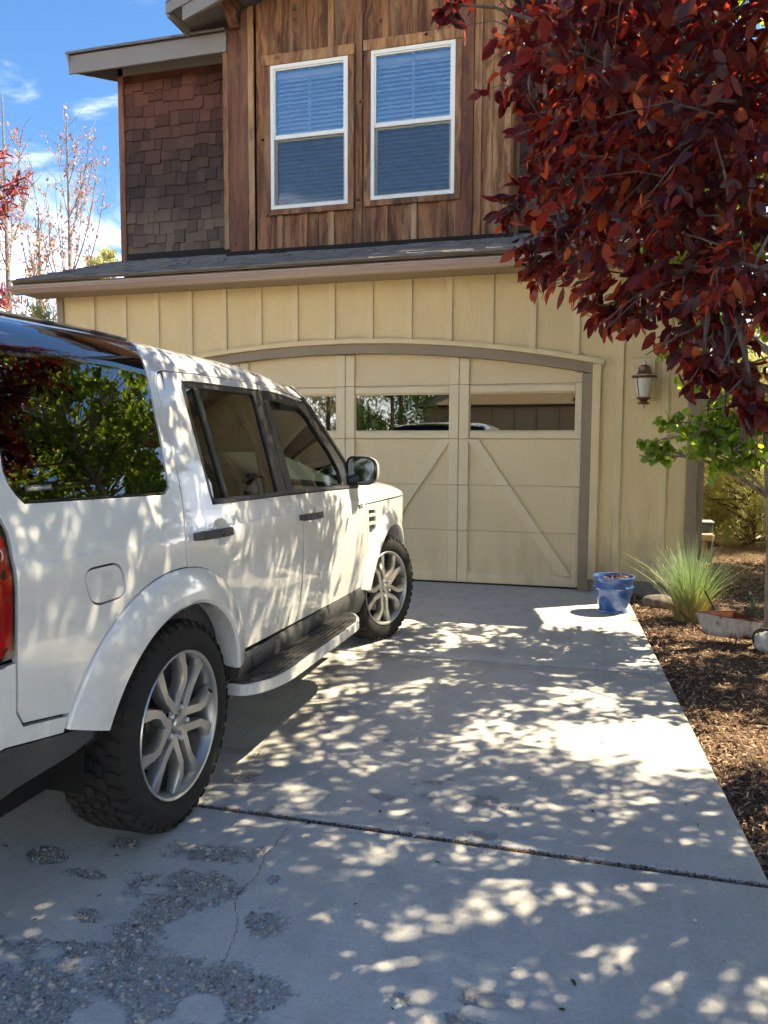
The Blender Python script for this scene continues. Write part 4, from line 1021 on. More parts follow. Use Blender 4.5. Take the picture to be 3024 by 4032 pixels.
    # door handles
    for (t0, s0_, par) in ((.085, 1.058, d_), (1.135, 1.040, f_)):
        mb = MB(); L = .285; n_ = 12
        for k in range(n_ + 1):
            u = k / n_; t = t0 + L * u; o_ = .030 + .014 * math.sin(math.pi * u) if .06 < u < .94 else (.002 if u in (0, 1) else .02)
            hh = .017 if 0 < u < 1 else .013
            sc = s0_ - .006 * u
            for ds, do in ((-hh, o_ - .012), (-hh, o_ - .002), (-hh + .004, o_), (hh - .004, o_), (hh, o_ - .002), (hh, o_ - .012)): mb.v.append(SP(t, sc + ds, do) if False else tuple(Vector(S(t, sc + ds)) + Vector(Nrm(t, sc)) * do))
        m6 = 6; mb.f = [(k * m6 + j, (k + 1) * m6 + j, (k + 1) * m6 + (j + 1) % m6, k * m6 + (j + 1) % m6) for k in range(n_) for j in range(m6)] + [tuple(range(m6 - 1, -1, -1)), tuple(range(n_ * m6, n_ * m6 + m6))]
        if mir: mb.v = [(-x, y, z) for x, y, z in mb.v]; mb.f = [q[::-1] for q in mb.f]
        h_ = mb.obj('handle', M_clad, par, True)
        if not mir:
            p = Vector(S(t0 + .15, s0_ - .004)) + Vector(Nrm(t0 + .15, s0_)) * .0445; MB().lathe([(.0, .003), (.009, .0025), (.0105, 0)], 14, 'x', p).obj('lock_button', M_blk, par)
    # --- front wing
    fb = [p for p in fl_f]
    wing = [(2.244, 1.030)] + [q for q in [(t + .008, s) for t, s in fs_] if q[1] < 1.03] + [(2.33, .475)] + fb + [(3.47, .45), (3.52, .60), (3.50, .80), (3.46, 1.0), (3.40, 1.024), (3.14, 1.024), (2.60, 1.028)]
    wg = build_d('front_wing', [X(panel_data(wing, [rpoly([(2.350, .985, .012), (2.515, .976, .012), (2.530, .832, .012), (2.378, .842, .012)])]))], M_paint, car)
    build_d('side_vent', [X(panel_data(rpoly([(2.348, .988, .012), (2.518, .979, .012), (2.533, .829, .012), (2.376, .839, .012)]), off=-.012, step=.03))], M_satin, wg)
    for k in range(2):
        s_ = .885 + .055 * k; build_d('vent_blade', [X(panel_data(rpoly([(2.352 + .002, s_), (2.522, s_ - .004), (2.522, s_ + .016), (2.352, s_ + .020)]), off=.002, gap=0, depth=.016))], M_silver, wg)
    # --- wheel arch flares
    for nm, cyy, fo, fi, a0, a1 in (('rear_arch_flare', 0, RO, RI, 18, 168), ('front_arch_flare', 2.885, FO, FI, 9, 172)):
        mb = MB(); n_ = 40; sec = 9
        for k in range(n_ + 1):
            a = a0 + (a1 - a0) * k / n_; o_, i_ = fo(a), fi(a); e = min(1., (k + .0) / 1.0, (n_ - k) / 1.0)
            ww = o_ - i_; tk = 1.0 if cyy == 0 else .9
            for (r_, of) in ((o_, -.004), (o_, .006), (o_ - .005, .012), (o_ - ww * .35, .030 * tk), (i_ + ww * .30, .042 * tk), (i_ + .012, .046 * tk), (i_, .038 * tk), (i_ - .003, .02), (i_ + .004, -.09)):
                t, s_ = cyy - r_ * math.cos(R(a)), CW + r_ * math.sin(R(a)); s2_ = max(.36, s_); p = Vector(S(t, s2_)) + Vector(Nrm(t, s2_)) * of; p.z += s_ - s2_; mb.v.append(tuple(p))
        mb.f = [(k * sec + j, (k) * sec + j + 1, (k + 1) * sec + j + 1, (k + 1) * sec + j) for k in range(n_) for j in range(sec - 1)]
        mb.f += [tuple(range(sec)), tuple(range(n_ * sec + sec - 1, n_ * sec - 1, -1))]
        mb.f = [q[::-1] for q in mb.f]
        if mir: mb.v = [(-x, y, z) for x, y, z in mb.v]; mb.f = [q[::-1] for q in mb.f]
        mb.obj(nm, M_paint, car, True, 30, fixn=True)
        mb = MB(); m2 = 24
        for k in range(m2 + 1):
            a = R(-8 + 196 * k / m2); r_ = .478
            for x in (.85, .40): mb.v.append((side * x, cyy - r_ * math.cos(a), CW + r_ * math.sin(a)))
        mb.f = [(2 * k, 2 * k + 1, 2 * k + 3, 2 * k + 2) for k in range(m2)]; mb.obj('wheel_liner', M_under, car, True)
    # --- sill and step
    def strip(name, prof_, ta, tb, mat, par, n_=10):
        mb = MB(); m_ = len(prof_)
        for k in range(n_ + 1):
            t = ta + (tb - ta) * k / n_
            for x, z in prof_: mb.v.append((side * x, t, z))
        mb.f = [(k * m_ + j, k * m_ + (j + 1) % m_, (k + 1) * m_ + (j + 1) % m_, (k + 1) * m_ + j) for k in range(n_) for j in range(m_)] + [tuple(range(m_)), tuple(range(n_ * m_ + m_ - 1, n_ * m_ - 1, -1))]
        return mb.obj(name, mat, par, True, 30, fixn=True)
    sill = strip('sill', [(.60, .30), (.845, .30), (.868, .345), (.892, .405), (.900, .44), (.897, .470), (.888, .488), (.60, .488)], .50, 2.40, M_clad, car)
    strip('jacking_cover', [(.86, .36), (.893, .40), (.906, .435), (.902, .462), (.86, .462)], .62, .74, M_clad, car, 2)
    # --- running board
    st = part('running_board', car)
    out = rpoly([(.86, .42), (.86, 1.93, .02), (.965, 1.93, .10), (1.062, 1.74, .10), (1.062, .62, .16), (.98, .42, .16)], 7)
    def rb(inset, z0, z1, mat, nm):
        P = clean(out); P = P if area2(P) > 0 else P[::-1]; P = offset(P, inset); mb = MB().prism([(side * p[0], p[1]) for p in P], 'z', z0, z1); return mb.obj(nm, mat, st, False, fixn=True)
    rb(0, .352, .398, M_silver, 'step_edge'); rb(.016, .398, .4025, M_satin, 'tread_base')
    for k in range(6):
        x = .885 + k * .026
        MB().bbox(side * x - .006, side * x + .006, .56 + .02 * k * .6, 1.84 - k * .022, .4025, .4075, .002).obj('tread_rib', M_satin, st)
    MB().box(min(side * .55, side * .9), max(side * .55, side * .9), .62, .70, .33, .352).obj('bracket', M_under, st)
    MB().box(min(side * .55, side * .9), max(side * .55, side * .9), 1.6, 1.68, .33, .352).obj('bracket', M_under, st)
    # --- tail lamp
    tl = rpoly([(-.816, .836, .012), (-.805, 1.10), (-.799, 1.168, .02), (-.816, 1.212, .02), (-.87, 1.240), (-1.10, 1.243), (-1.10, .836)])
    t_ = build_d('tail_lamp', [X(panel_data(tl, off=-.003))], M_blk, car)
    build_d('lens', [X(panel_data(rpoly([(-.838, .856, .02), (-.824, 1.10), (-.822, 1.155, .03), (-.85, 1.205, .03), (-1.085, 1.225), (-1.085, .856)]), off=.004, step=.03, gap=0))], M_lens, t_)
    # --- side mirror
    mi = part('door_mirror', car)
    C = Vector((side * .958, 2.07, 1.252)); mb = MB(); n_ = 28
    def mring(sc, y, z0=0): return [(C.x + side * (.098 * sc * math.copysign(abs(math.cos(a)) ** .55, math.cos(a)) + z0), C.y + y, C.z + .089 * sc * math.copysign(abs(math.sin(a)) ** (.55 if math.sin(a) > 0 else .7), math.sin(a)) - .012 * math.cos(a) * (1 if math.sin(a) > 0 else 0)) for a in [2 * math.pi * k / n_ for k in range(n_)]]
    def loft(rings, capend=True):
        mb = MB(); mb.v = [q for r_ in rings for q in r_]; mb.f = [(i * n_ + k, i * n_ + (k + 1) % n_, (i + 1) * n_ + (k + 1) % n_, (i + 1) * n_ + k) for i in range(len(rings) - 1) for k in range(n_)]
        if capend: mb.f.append(tuple(range((len(rings) - 1) * n_, len(rings) * n_)))
        return mb
    loft([mring(.86, .012), mring(.93, .0), mring(1.0, .006), mring(1.0, .03)], False).obj('housing', M_blk, mi, True, fixn=True)
    loft([mring(1.0, .03), mring(.99, .06), mring(.92, .095), mring(.75, .125), mring(.4, .145)]).obj('cap', M_silver, mi, True, fixn=True)
    mb = MB(); mb.v = mring(.875, .008); mb.f = [tuple(range(n_)) if side > 0 else tuple(range(n_ - 1, -1, -1))]; mb.obj('mirror_glass', M_mirror, mi)
    MB().tube([(side * .865, 2.085, 1.19), (side * .90, 2.08, 1.195), (side * .93, 2.10, 1.21)], [.035, .03, .034], 10).obj('mirror_arm', M_satin, mi, True)
# --- centre panels -----------------------------------------------------------
def both(d): return [d, mirror_d(d)]
build_d('roof', both(panel_data([(.205, SR + .004), (1.60, SR + .004), (1.68, SC), (.205, SC)], gap=.0, step=.08)), M_paint, car)
rg_ = build_d('roof_glass', both(panel_data([(-.90, SR + .003), (.20, SR + .003), (.20, SC), (-.97, SC)], gap=.0, step=.08, off=-.002)), M_blk, car)
for side in (1, -1):                          # roof rails
    pts = [Vector(S(t, SR)) + Vector((0, 0, .006)) for k, t in enumerate([-.90 + 1.10 * i / 11 for i in range(12)])]
    MB().tube([(side * p.x, p.y, p.z) for p in pts], .008, 8).obj('roof_rail', M_satin, car, True)
# windscreen between the pillars
apo = smooth_line([(1.64, 1.80), (1.665, 1.70), (1.766, 1.618), (1.872, 1.525), (1.974, 1.417), (2.061, 1.314), (2.135, 1.20), (2.17, 1.14)], 3)
mb = MB(); m_ = len(apo); nu = 16
for (t, s) in apo:
    p = S(t, s)
    for k in range(nu + 1):
        u = -1 + 2 * k / nu; mb.v.append((p[0] * u, p[1] + .20 * (1 - u * u), p[2] + .045 * (1 - u * u) * sm(1.2, 1.7, p[2])))
mb.f = [(i * (nu + 1) + k, i * (nu + 1) + k + 1, (i + 1) * (nu + 1) + k + 1, (i + 1) * (nu + 1) + k) for i in range(m_ - 1) for k in range(nu)]
mb.obj('windscreen', M_cgl, car, True)
for sd in (1, -1): MB().tube([(sd * (S(t, s)[0] - .018), S(t, s)[1] + .012, S(t, s)[2]) for t, s in apo], .026, 8).obj('a_pillar', M_satin, car, True)
# bonnet
mb = MB(); nt_, nu = 14, 20
for i in range(nt_ + 1):
    t = 2.20 + 1.24 * i / nt_; H = .125 - .035 * sm(2.6, 3.25, t) - .06 * sm(3.15, 3.45, t)
    p = S(t, 1.036)
    for k in range(nu + 1):
        a = math.pi * k / nu; c, s_ = math.cos(a), math.sin(a); mb.v.append((p[0] * math.copysign(abs(c) ** .42, c), p[1] + .16 * s_ * sm(2.9, 3.44, t), 1.034 + H * abs(s_) ** .62 + .03 * s_ ** 2))
mb.f = [(i * (nu + 1) + k, i * (nu + 1) + k + 1, (i + 1) * (nu + 1) + k + 1, (i + 1) * (nu + 1) + k) for i in range(nt_) for k in range(nu)]
hood = mb.obj('bonnet', M_paint, car, True, 50, fixn=True)
# front end
build_d('front_bumper', both(panel_data([(3.48, .34), (3.53, .60), (3.53, .72), (4.50, .72), (4.50, .34)], gap=.001)), M_paint, car)
build_d('grille', both(panel_data([(3.98, .73), (4.50, .73), (4.50, .99), (3.98, .99)], gap=.002, off=-.01)), M_blk, car)
for f in ((lambda d: d), mirror_d): build_d('headlamp', [f(panel_data([(3.515, .73), (3.97, .73), (3.97, .985), (3.49, .985)], gap=.002))], M_cgl, car)
MB().box(-.80, .80, 3.1, 3.5, .35, 1.0).obj('engine_bay', M_under, car)
# rear end
def ct(a, b, n_=4):
    """centre line of the rear face from height a to b"""
    return [(YR + RC - RC * math.pi / 2 - (prof(a + (b - a) * i / n_)[0] - RC) + .0005, a + (b - a) * i / n_) for i in range(n_ + 1)]
tg = build_d('tailgate', both(panel_data([(-1.118, .722), (-1.118, 1.213)] + ct(1.213, .722), gap=.001)), M_paint, car)
build_d('rear_window', both(panel_data([(-.94, 1.25), (-.96, 1.74)] + ct(1.74, 1.25, 8), gap=.0005, off=-.004)), M_tint, car)
build_d('rear_valance', both(panel_data([(-.93, 1.745), (-.93, SR)] + ct(SR, 1.745, 8), gap=.0005)), M_blk, car)
for f in ((lambda d: d), mirror_d): build_d('corner_panel', [f(panel_data([(-.815, 1.216), (-.86, 1.242), (-.935, 1.248), (-1.11, 1.248), (-1.11, 1.217)], gap=.001, step=.03))], M_paint, car)
bump = [(-.606, .612), (-.783, .644), (-.812, .69), (-.818, .828), (-1.11, .828), (-1.118, .715)] + ct(.715, .60) + [(-1.2, .60), (-.875, .612), (-.618, .566)]
build_d('rear_bumper', both(panel_data(bump, gap=.0008, off=.002)), M_paint, car)
build_d('lower_bumper', both(panel_data([(-.61, .563), (-.875, .609), (-1.2, .597)] + ct(.597, .44) + [(-1.0, .44), (-.80, .475), (-.585, .482), (-.47, .50), (-.49, .545)], gap=.001, off=.004, depth=.1)), M_clad, car)
# underbody, floor, linings
MB().box(-.72, .72, -.80, 3.2, .32, .43).obj('underbody', M_under, car)
mb = MB(); mb.box(-.78, .78, -.95, 2.5, .43, .46); mb.box(-.8, .8, 2.25, 2.3, .43, 1.1); mb.obj('cabin_floor', M_under, car)
for f in ((lambda d: d), mirror_d): build_d('inner_door_lining', [f(panel_data([(-.92, .44), (2.25, .44), (2.10, 1.14), (-.92, 1.21)], off=-.055, rim=False, gap=0, step=.12))], M_satin, car)
build_d('headlining', [(v, [q[::-1] for q in f], [tuple(-c for c in n) for n in nn]) for v, f, nn in both(panel_data([(-.9, 1.70), (1.55, 1.70), (1.60, SC), (-.95, SC)], off=-.05, rim=False, gap=0, step=.1))], M_head, car)
def seat(x, y, w, head=True):
    st = part('seat', car, (x, y, 0))
    MB().bbox(-w / 2, w / 2, -.25, .27, .55, .74, .05).obj('cushion', M_seat, st, True)
    b = MB().bbox(-w / 2, w / 2, -.07, .07, 0, .64, .05); b.xf(Matrix.Translation((0, -.25, .68)) @ Matrix.Rotation(.22, 4, 'X')); b.obj('seat_back', M_seat, st, True)
    hs = (0,) if w < .7 else (-.42, 0, .42)
    for hx in hs:
        h = MB().bbox(hx - .13, hx + .13, -.05, .05, 0, .19, .04); h.xf(Matrix.Translation((0, -.42, 1.36)) @ Matrix.Rotation(.15, 4, 'X')); h.obj('headrest', M_seat, st, True)
seat(-.37, 1.42, .54); seat(.37, 1.42, .54); seat(0, .55, 1.30)
mb = MB(); mb.bbox(-.80, .80, 1.95, 2.24, .80, 1.09, .06); mb.obj('dashboard', M_satin, car, True)
MB().bbox(-.78, .78, 1.91, 1.96, .84, .97, .02).obj('dash_trim', M_seat, car, True)
MB().bbox(-.62, -.14, 1.90, 2.1, 1.05, 1.16, .04).obj('instrument_hood', M_satin, car, True)
sw = MB(); tor = []
for k in range(28):
    a = 2 * math.pi * k / 28; tor.append((.19 * math.cos(a), 0, .19 * math.sin(a)))
sw.tube(tor + [tor[0]], .016, 8, False); sw.tube([(-.18, 0, 0), (0, .02, 0), (.18, 0, 0)], .018, 6); sw.tube([(0, .02, 0), (0, 0, -.18)], .018, 6); sw.sphere((0, .02, 0), (.06, .03, .06), 12, 8)
sw.xf(Matrix.Translation((-.37, 1.78, 1.02)) @ Matrix.Rotation(-.45, 4, 'X')); sw.obj('steering_wheel', M_satin, car, True)
for sd in (1, -1):
    MB().tube([(sd * .80, 1.08, .5), (sd * .80, 1.08, 1.17), (sd * .70, 1.06, 1.66)], .045, 8).obj('inner_pillar', M_satin, car, True); MB().tube([(sd * .82, .10, .5), (sd * .82, .10, 1.2), (sd * .71, .16, 1.66)], .05, 8).obj('inner_pillar', M_satin, car, True)
mb = MB(); mb.tube([(.735, 1.06, 1.55), (.78, 1.02, 1.2), (.72, 1.2, .75)], .022, 4); mb.obj('seat_belt', M_satin, car)
MB().bbox(.50, .62, 1.5, 1.62, 1.60, 1.66, .01).obj('sun_visor', M_head, car)
# ------------------------------------------------------------------ wheels
def wheel(loc, rz, spin, side_name):
    w = part('wheel', car, loc, (0, 0, rz))
    def sp(mb): return mb.xf(Matrix.Rotation(spin, 4, 'X'))
    half = [(.262, -.012), (.268, -.003), (.288, .006), (.312, .010), (.336, .007), (.352, -.001), (.364, -.012), (.3705, -.026), (.372, -.06)]
    prof_ = half + [(r, -.25 - x) for r, x in reversed(half)]
    MB().lathe(prof_, 64, 'x').obj('tyre', M_rubber, w, True, 60)
    mb = MB(); NP = 44; dth = 2 * math.pi / NP
    rows = [(-.030, .052, 0.0, .62), (-.081, .036, .5, .72), (-.125, .036, .15, .70), (-.169, .036, .65, .72), (-.220, .052, .3, .62)]
    for (xc, wd, ph, fill) in rows:
        for k in range(NP):
            th = (k + ph) * dth; L = dth * fill; zz = .010 * (1 if k % 2 else -1)
            poly = [(-.5, -.5), (.05, -.62), (.5, -.38), (.5, .5), (-.05, .62), (-.5, .38)]
            sk = .35 * (1 if xc > -.1 else -1) * (1 if abs(xc + .125) > .02 else 0)
            for r_, inset in ((.366, 1.0), (.3815, .93)):
                for (a, b) in poly:
                    tt = th + (b * inset + a * sk) * L; x = xc + a * wd * inset + (zz * .5 if abs(xc + .125) < .06 else 0)
                    rr = r_ - (.010 * max(0, (abs(x + .125) - .085) / .045) ** 2 if r_ > .37 else 0.0)
                    mb.v.append((x, rr * math.cos(tt), rr * math.sin(tt)))
            b0 = len(mb.v) - 12; mb.f.append(tuple(b0 + 6 + i for i in range(6))); mb.f += [(b0 + i, b0 + (i + 1) % 6, b0 + 6 + (i + 1) % 6, b0 + 6 + i) for i in range(6)]
    for k in range(NP):                       # shoulder lugs down the sidewall
        for sd in (0, 1):
            th = (k + (.0 if sd == 0 else .3)) * dth; L = dth * (.34 if k % 2 else .24)
            for (r_, x, wq) in ((.374, -.010, 1), (.366, -.002, 1), (.350 if k % 2 else .357, .0035, .8), (.350 if k % 2 else .357, -.004, .8)):
                for b in (-1, 1): xx = x if sd == 0 else -.25 - x; mb.v.append((xx, r_ * math.cos(th + b * L * wq), r_ * math.sin(th + b * L * wq)))
            b0 = len(mb.v) - 8; mb.f += [(b0, b0 + 1, b0 + 3, b0 + 2), (b0 + 2, b0 + 3, b0 + 5, b0 + 4), (b0 + 4, b0 + 5, b0 + 7, b0 + 6), (b0, b0 + 2, b0 + 4, b0 + 6), (b0 + 1, b0 + 3, b0 + 5, b0 + 7)]
    mb.obj('tread', M_tread, w, False, fixn=True)
    MB().lathe([(.240, -.235), (.255, -.23), (.262, -.22), (.250, -.19), (.238, -.12), (.243, -.04), (.252, -.012), (.262, -.001), (.2675, .003), (.2695, -.002), (.262, -.014)], 64, 'x').obj('rim', M_alloy2, w, True, 40)
    MB().lathe([(.2575, -.002), (.2625, .0030), (.2675, .0040), (.2700, .0005)], 64, 'x').obj('rim_lip', M_alloy, w, True, 40)
    mb = MB()
    for k in range(5):
        th0 = math.pi / 2 - R(24) - k * 2 * math.pi / 5
        for sg in (-1, 1):
            C_ = [(.046, sg * 44, -.020, .040, .030), (.092, sg * 20, -.013, .037, .040), (.150, sg * 11.5, -.004, .035, .046), (.192, sg * 13.5, -.003, .036, .046), (.254, sg * 18.2, -.010, .054, .030)]
            pts = [(r_ * math.cos(th0 + R(a)), r_ * math.sin(th0 + R(a)), x, wd, dp) for r_, a, x, wd, dp in C_]
            b0 = len(mb.v)
            for i, (y, z, x, wd, dp) in enumerate(pts):
                q = pts[min(i + 1, 4)]; p = pts[max(i - 1, 0)]; d = Vector((q[0] - p[0], q[1] - p[1])).normalized(); nn = Vector((-d.y, d.x))
                for (sx, fx) in ((-.5, -dp), (-.5, -.010), (-.40, 0), (.40, 0), (.5, -.010), (.5, -dp)): mb.v.append((x + fx, y + nn.x * wd * sx, z + nn.y * wd * sx))
            mb.f += [(b0 + i * 6 + j, b0 + i * 6 + (j + 1) % 6, b0 + (i + 1) * 6 + (j + 1) % 6, b0 + (i + 1) * 6 + j) for i in range(4) for j in range(6)] + [tuple(b0 + j for j in range(6)), tuple(b0 + 29 - j for j in range(6))]
    sp(mb); mb.obj('spoke', M_alloy, w, True, 25, fixn=True)
    MB().lathe([(.0, -.028), (.040, -.028), (.046, -.020), (.074, -.024), (.080, -.045), (.078, -.10), (.0, -.10)], 40, 'x').obj('hub', M_alloy, w, True, 30)
    MB().lathe([(.0, -.008), (.026, -.009), (.032, -.014), (.034, -.028)], 28, 'x').obj('hub_cap', M_alloy, w, True, 30)
    em = []
    for k in range(20): a = 2 * math.pi * k / 20; em.append((-.0075, .019 * math.cos(a) + .004 * math.sin(a), .0105 * math.sin(a)))
    e_ = MB().tube(em + [em[0]], .0012, 5, False); e_.tube([(-.0075, -.012, .004), (-.0072, .0, -.003), (-.0075, .0, .003), (-.0075, .012, -.004)], .0013, 5); sp(e_); e_.obj('emblem', M_alloy2, w, True)
    for k in range(5):
        a = math.pi / 2 - R(24) - k * 2 * math.pi / 5; c = (0, .060 * math.cos(a + spin), .060 * math.sin(a + spin))
        MB().lathe([(.0165, -.020), (.0165, -.030), (.0, -.030)], 14, 'x', c).obj('lug_recess', M_under, w)
        MB().lathe([(.0, -.006), (.007, -.007), (.0105, -.011), (.0105, -.030)], 6, 'x', c).obj('lug_nut', M_silver, w)
    MB().lathe([(.07, -.105), (.172, -.105), (.172, -.13), (.07, -.13)], 40, 'x', close=True).obj('brake_disc', M_disc, w, True, 30)
    cl = MB().bbox(-.165, -.085, -.06, .06, .10, .19, .012); cl.xf(Matrix.Rotation(R(70) if rz == 0 else R(110), 4, 'X')); cl.obj('brake_caliper', M_under, w)
    MB().lathe([(.0, -.14), (.23, -.14), (.235, -.20), (.0, -.20)], 24, 'x').obj('hub_carrier', M_under, w)
    MB().tube([(.0015 - .012, .232 * math.cos(R(15)), .232 * math.sin(R(15))), (.012, .214 * math.cos(R(15)), .214 * math.sin(R(15)))], [.005, .0035], 8).obj('valve', M_under, w)
    return w
HX = .912
wheel((HX, 0, CW), 0, 0, 'rear right'); wheel((HX - .005, 2.885, CW), R(-18), R(-20), 'front right')
wheel((-HX, 0, CW), math.pi, .4, 'rear left'); wheel((-HX + .005, 2.885, CW), math.pi + R(-18), .9, 'front left')
# lettering
def text(body, size, mat, parent, M, name='lettering'):
    cu = bpy.data.curves.new(name, 'FONT'); cu.body = body; cu.size = size; cu.align_x = 'CENTER'; cu.align_y = 'CENTER'; cu.extrude = .0004; cu.materials.append(mat)
    tmp = bpy.data.objects.new(name, cu); COL.objects.link(tmp); dg = bpy.context.evaluated_depsgraph_get(); me = bpy.data.meshes.new_from_object(tmp.evaluated_get(dg)); bpy.data.objects.remove(tmp)
    o = bpy.data.objects.new(name, me); link(o, parent); o.matrix_basis = M; return o
def on_side(t, s, off):
    n_ = Vector(Nrm(t, s)); x_ = Vector((0, 1, 0)); x_ = (x_ - n_ * x_.dot(n_)).normalized(); y_ = n_.cross(x_); M = Matrix((x_, y_, n_)).transposed().to_4x4(); M.translation = Vector(S(t, s)) + n_ * off; return M
M_sticker = plain('sticker_dark', (.05, .055, .055), .5, .3); M_stext = plain('sticker_print', (.45, .47, .46), .6, .3)
stk = MB().bbox(-.054, .054, -.0085, .0085, -.0004, .0004, .0002).obj('window_sticker', M_sticker, car); stk.matrix_basis = on_side(-.645, 1.276, -.001)
text('carbon\u2261neutral', .0145, M_stext, car, on_side(-.645, 1.276, .0002))
bd = MB().bbox(-.038, .038, -.012, .012, -.001, .003, .001).obj('badge', M_blk, car); bd.matrix_basis = on_side(2.165, 1.026, .001)
text('SCV6', .020, M_silver, car, on_side(2.165, 1.026, .0045))
# ================================================================== foliage helpers
def m_leaf(name, cols, tcols, spec=.32, rough=.42, mixf=.42):
    m = NT(name); a = m.n('Attribute', attribute_name='rnd').outputs['Fac']; oi = m.n('ObjectInfo')
    def ramp(cs):
        cr = m.n('ValToRGB', {'Fac': a}); el = cr.color_ramp.elements
        while len(el) < len(cs): el.new(.5)
        for i, (p, c) in enumerate(cs): el[i].position = p; el[i].color = c + (1,)
        return cr.outputs[0]
    pb = m.n('BsdfPrincipled', {'Base Color': ramp(cols), 'Roughness': rough, 'Specular IOR Level': spec}); tl = m.n('BsdfTranslucent', {'Color': ramp(tcols)})
    mx = m.n('MixShader', {0: mixf, 1: pb.outputs[0], 2: tl.outputs[0]}); m.t.links.new(mx.outputs[0], m.out.inputs['Surface']); return m.mat
M_redleaf = m_leaf('plum_leaf', [(0, (.015, .006, .010)), (.5, (.026, .007, .010)), (.88, (.050, .013, .010)), (1, (.10, .030, .012))], [(0, (.14, .010, .012)), (.45, (.32, .020, .015)), (.78, (.66, .06, .02)), (1, (.95, .22, .05))], mixf=.42)
M_greenleaf = m_leaf('aspen_leaf', [(0, (.06, .12, .018)), (.6, (.10, .19, .03)), (1, (.17, .26, .05))], [(0, (.38, .56, .035)), (.6, (.58, .76, .05)), (1, (.80, .88, .10))], mixf=.45)
M_pinkleaf = m_leaf('budding_leaf', [(0, (.30, .13, .10)), (.6, (.42, .25, .19)), (1, (.50, .36, .26))], [(0, (.5, .2, .14)), (.6, (.6, .34, .24)), (1, (.66, .45, .3))])
M_rosyleaf = m_leaf('rosy_leaf', [(0, (.07, .02, .03)), (.6, (.14, .04, .05)), (1, (.24, .10, .09))], [(0, (.40, .05, .07)), (.6, (.55, .12, .12)), (1, (.65, .28, .22))])
M_juniper = m_leaf('juniper_leaf', [(0, (.22, .24, .10)), (.5, (.38, .39, .19)), (1, (.52, .50, .28))], [(0, (.36, .37, .12)), (.5, (.52, .51, .18)), (1, (.66, .60, .26))], spec=.2, rough=.6, mixf=.6)
M_darkgreen = m_leaf('dark_green_leaf', [(0, (.030, .065, .015)), (.6, (.055, .11, .022)), (1, (.10, .16, .035))], [(0, (.10, .22, .03)), (.6, (.18, .33, .04)), (1, (.28, .42, .07))])
def m_bark(name, a, b, sc=18):
    m = NT(name); v = m.coord('Object', (1, 1, .35)); n1 = m.noise(v, sc, 5, .65); m.bsdf(m.mix(m.ramp(n1, .3, .7), a, b), .85, .2, bump=n1, bstr=.6, bdist=.01); return m.mat
M_bark = m_bark('plum_bark', (.045, .035, .030), (.13, .105, .09)); M_abark = m_bark('aspen_bark', (.16, .14, .11), (.33, .29, .23)); M_jbark = m_bark('juniper_bark', (.10, .06, .04), (.22, .14, .09))
LEAF_LONG = [(.0, .0), (.22, .34), (.5, .5), (.78, .33), (1.0, .0)]
LEAF_ROUND = [(.0, .0), (.18, .62), (.5, .70), (.82, .42), (1.0, .0)]
def leaf_tpl(shape, fold=.18, droop=.22):
    V = [(0, 0, 0)]
    for x, w in shape[1:-1]: z = -droop * x * x; V += [(x, -w * .5, z + fold * w * .5), (x, 0, z), (x, w * .5, z + fold * w * .5)]
    V.append((1, 0, -droop)); n = len(shape) - 2; F = [(0, 2, 1), (0, 3, 2)]
    for i in range(n - 1):
        a = 1 + 3 * i; b = a + 3; F += [(a, a + 1, b), (a + 1, b + 1, b), (a + 1, a + 2, b + 1), (a + 2, b + 2, b + 1)]
    a = 1 + 3 * (n - 1); t = len(V) - 1; F += [(a, a + 1, t), (a + 1, a + 2, t)]
    return np.array(V, float), np.array(F)
def leaf_frames(D, rs_, up=(0, 0, 1), twist=.9):
    n = len(D); D = D / np.linalg.norm(D, axis=1)[:, None]; U = np.array(up)[None] + rs_.normal(0, twist, (n, 3)); S_ = np.cross(U, D); S_ /= np.linalg.norm(S_, axis=1)[:, None] + 1e-9; N_ = np.cross(D, S_); return D, S_, N_
def leaf_mesh(name, P, D, L, W, tpl, mat, parent, rs_, rnd=None, stuff=True, twist=.9):
    V0, F0 = tpl; n = len(P); D, S_, N_ = leaf_frames(D, rs_, twist=twist)
    V = P[:, None] + V0[None, :, :1] * (D * L[:, None])[:, None] + V0[None, :, 1:2] * (S_ * W[:, None])[:, None] + V0[None, :, 2:] * (N_ * (L * rs_.uniform(-.6, 2.2, n))[:, None])[:, None]
    F = (F0[None] + (np.arange(n) * len(V0))[:, None, None]).reshape(-1, 3); rnd = rs_.rand(n) if rnd is None else rnd
    o = np_mesh(name, V.reshape(-1, 3), F, mat, parent, {'rnd': np.repeat(rnd, len(V0))}, True)
    if stuff: o['kind'] = 'stuff'
    return o
def view_size(P, L):
    """(in frame?, apparent size) from the camera"""
    d = P - np.array(CAM); f = d @ np.array(_f); x = d @ np.array(_r2) / f * 3028 + 1512; y = 2016 - d @ np.array(_u2) / f * 3028
    ok = (f > .3) & (x > -20) & (x < 3044) & (y > -20) & (y < 4052); return ok, np.where(ok, L / np.maximum(f, .1), 0), x, y
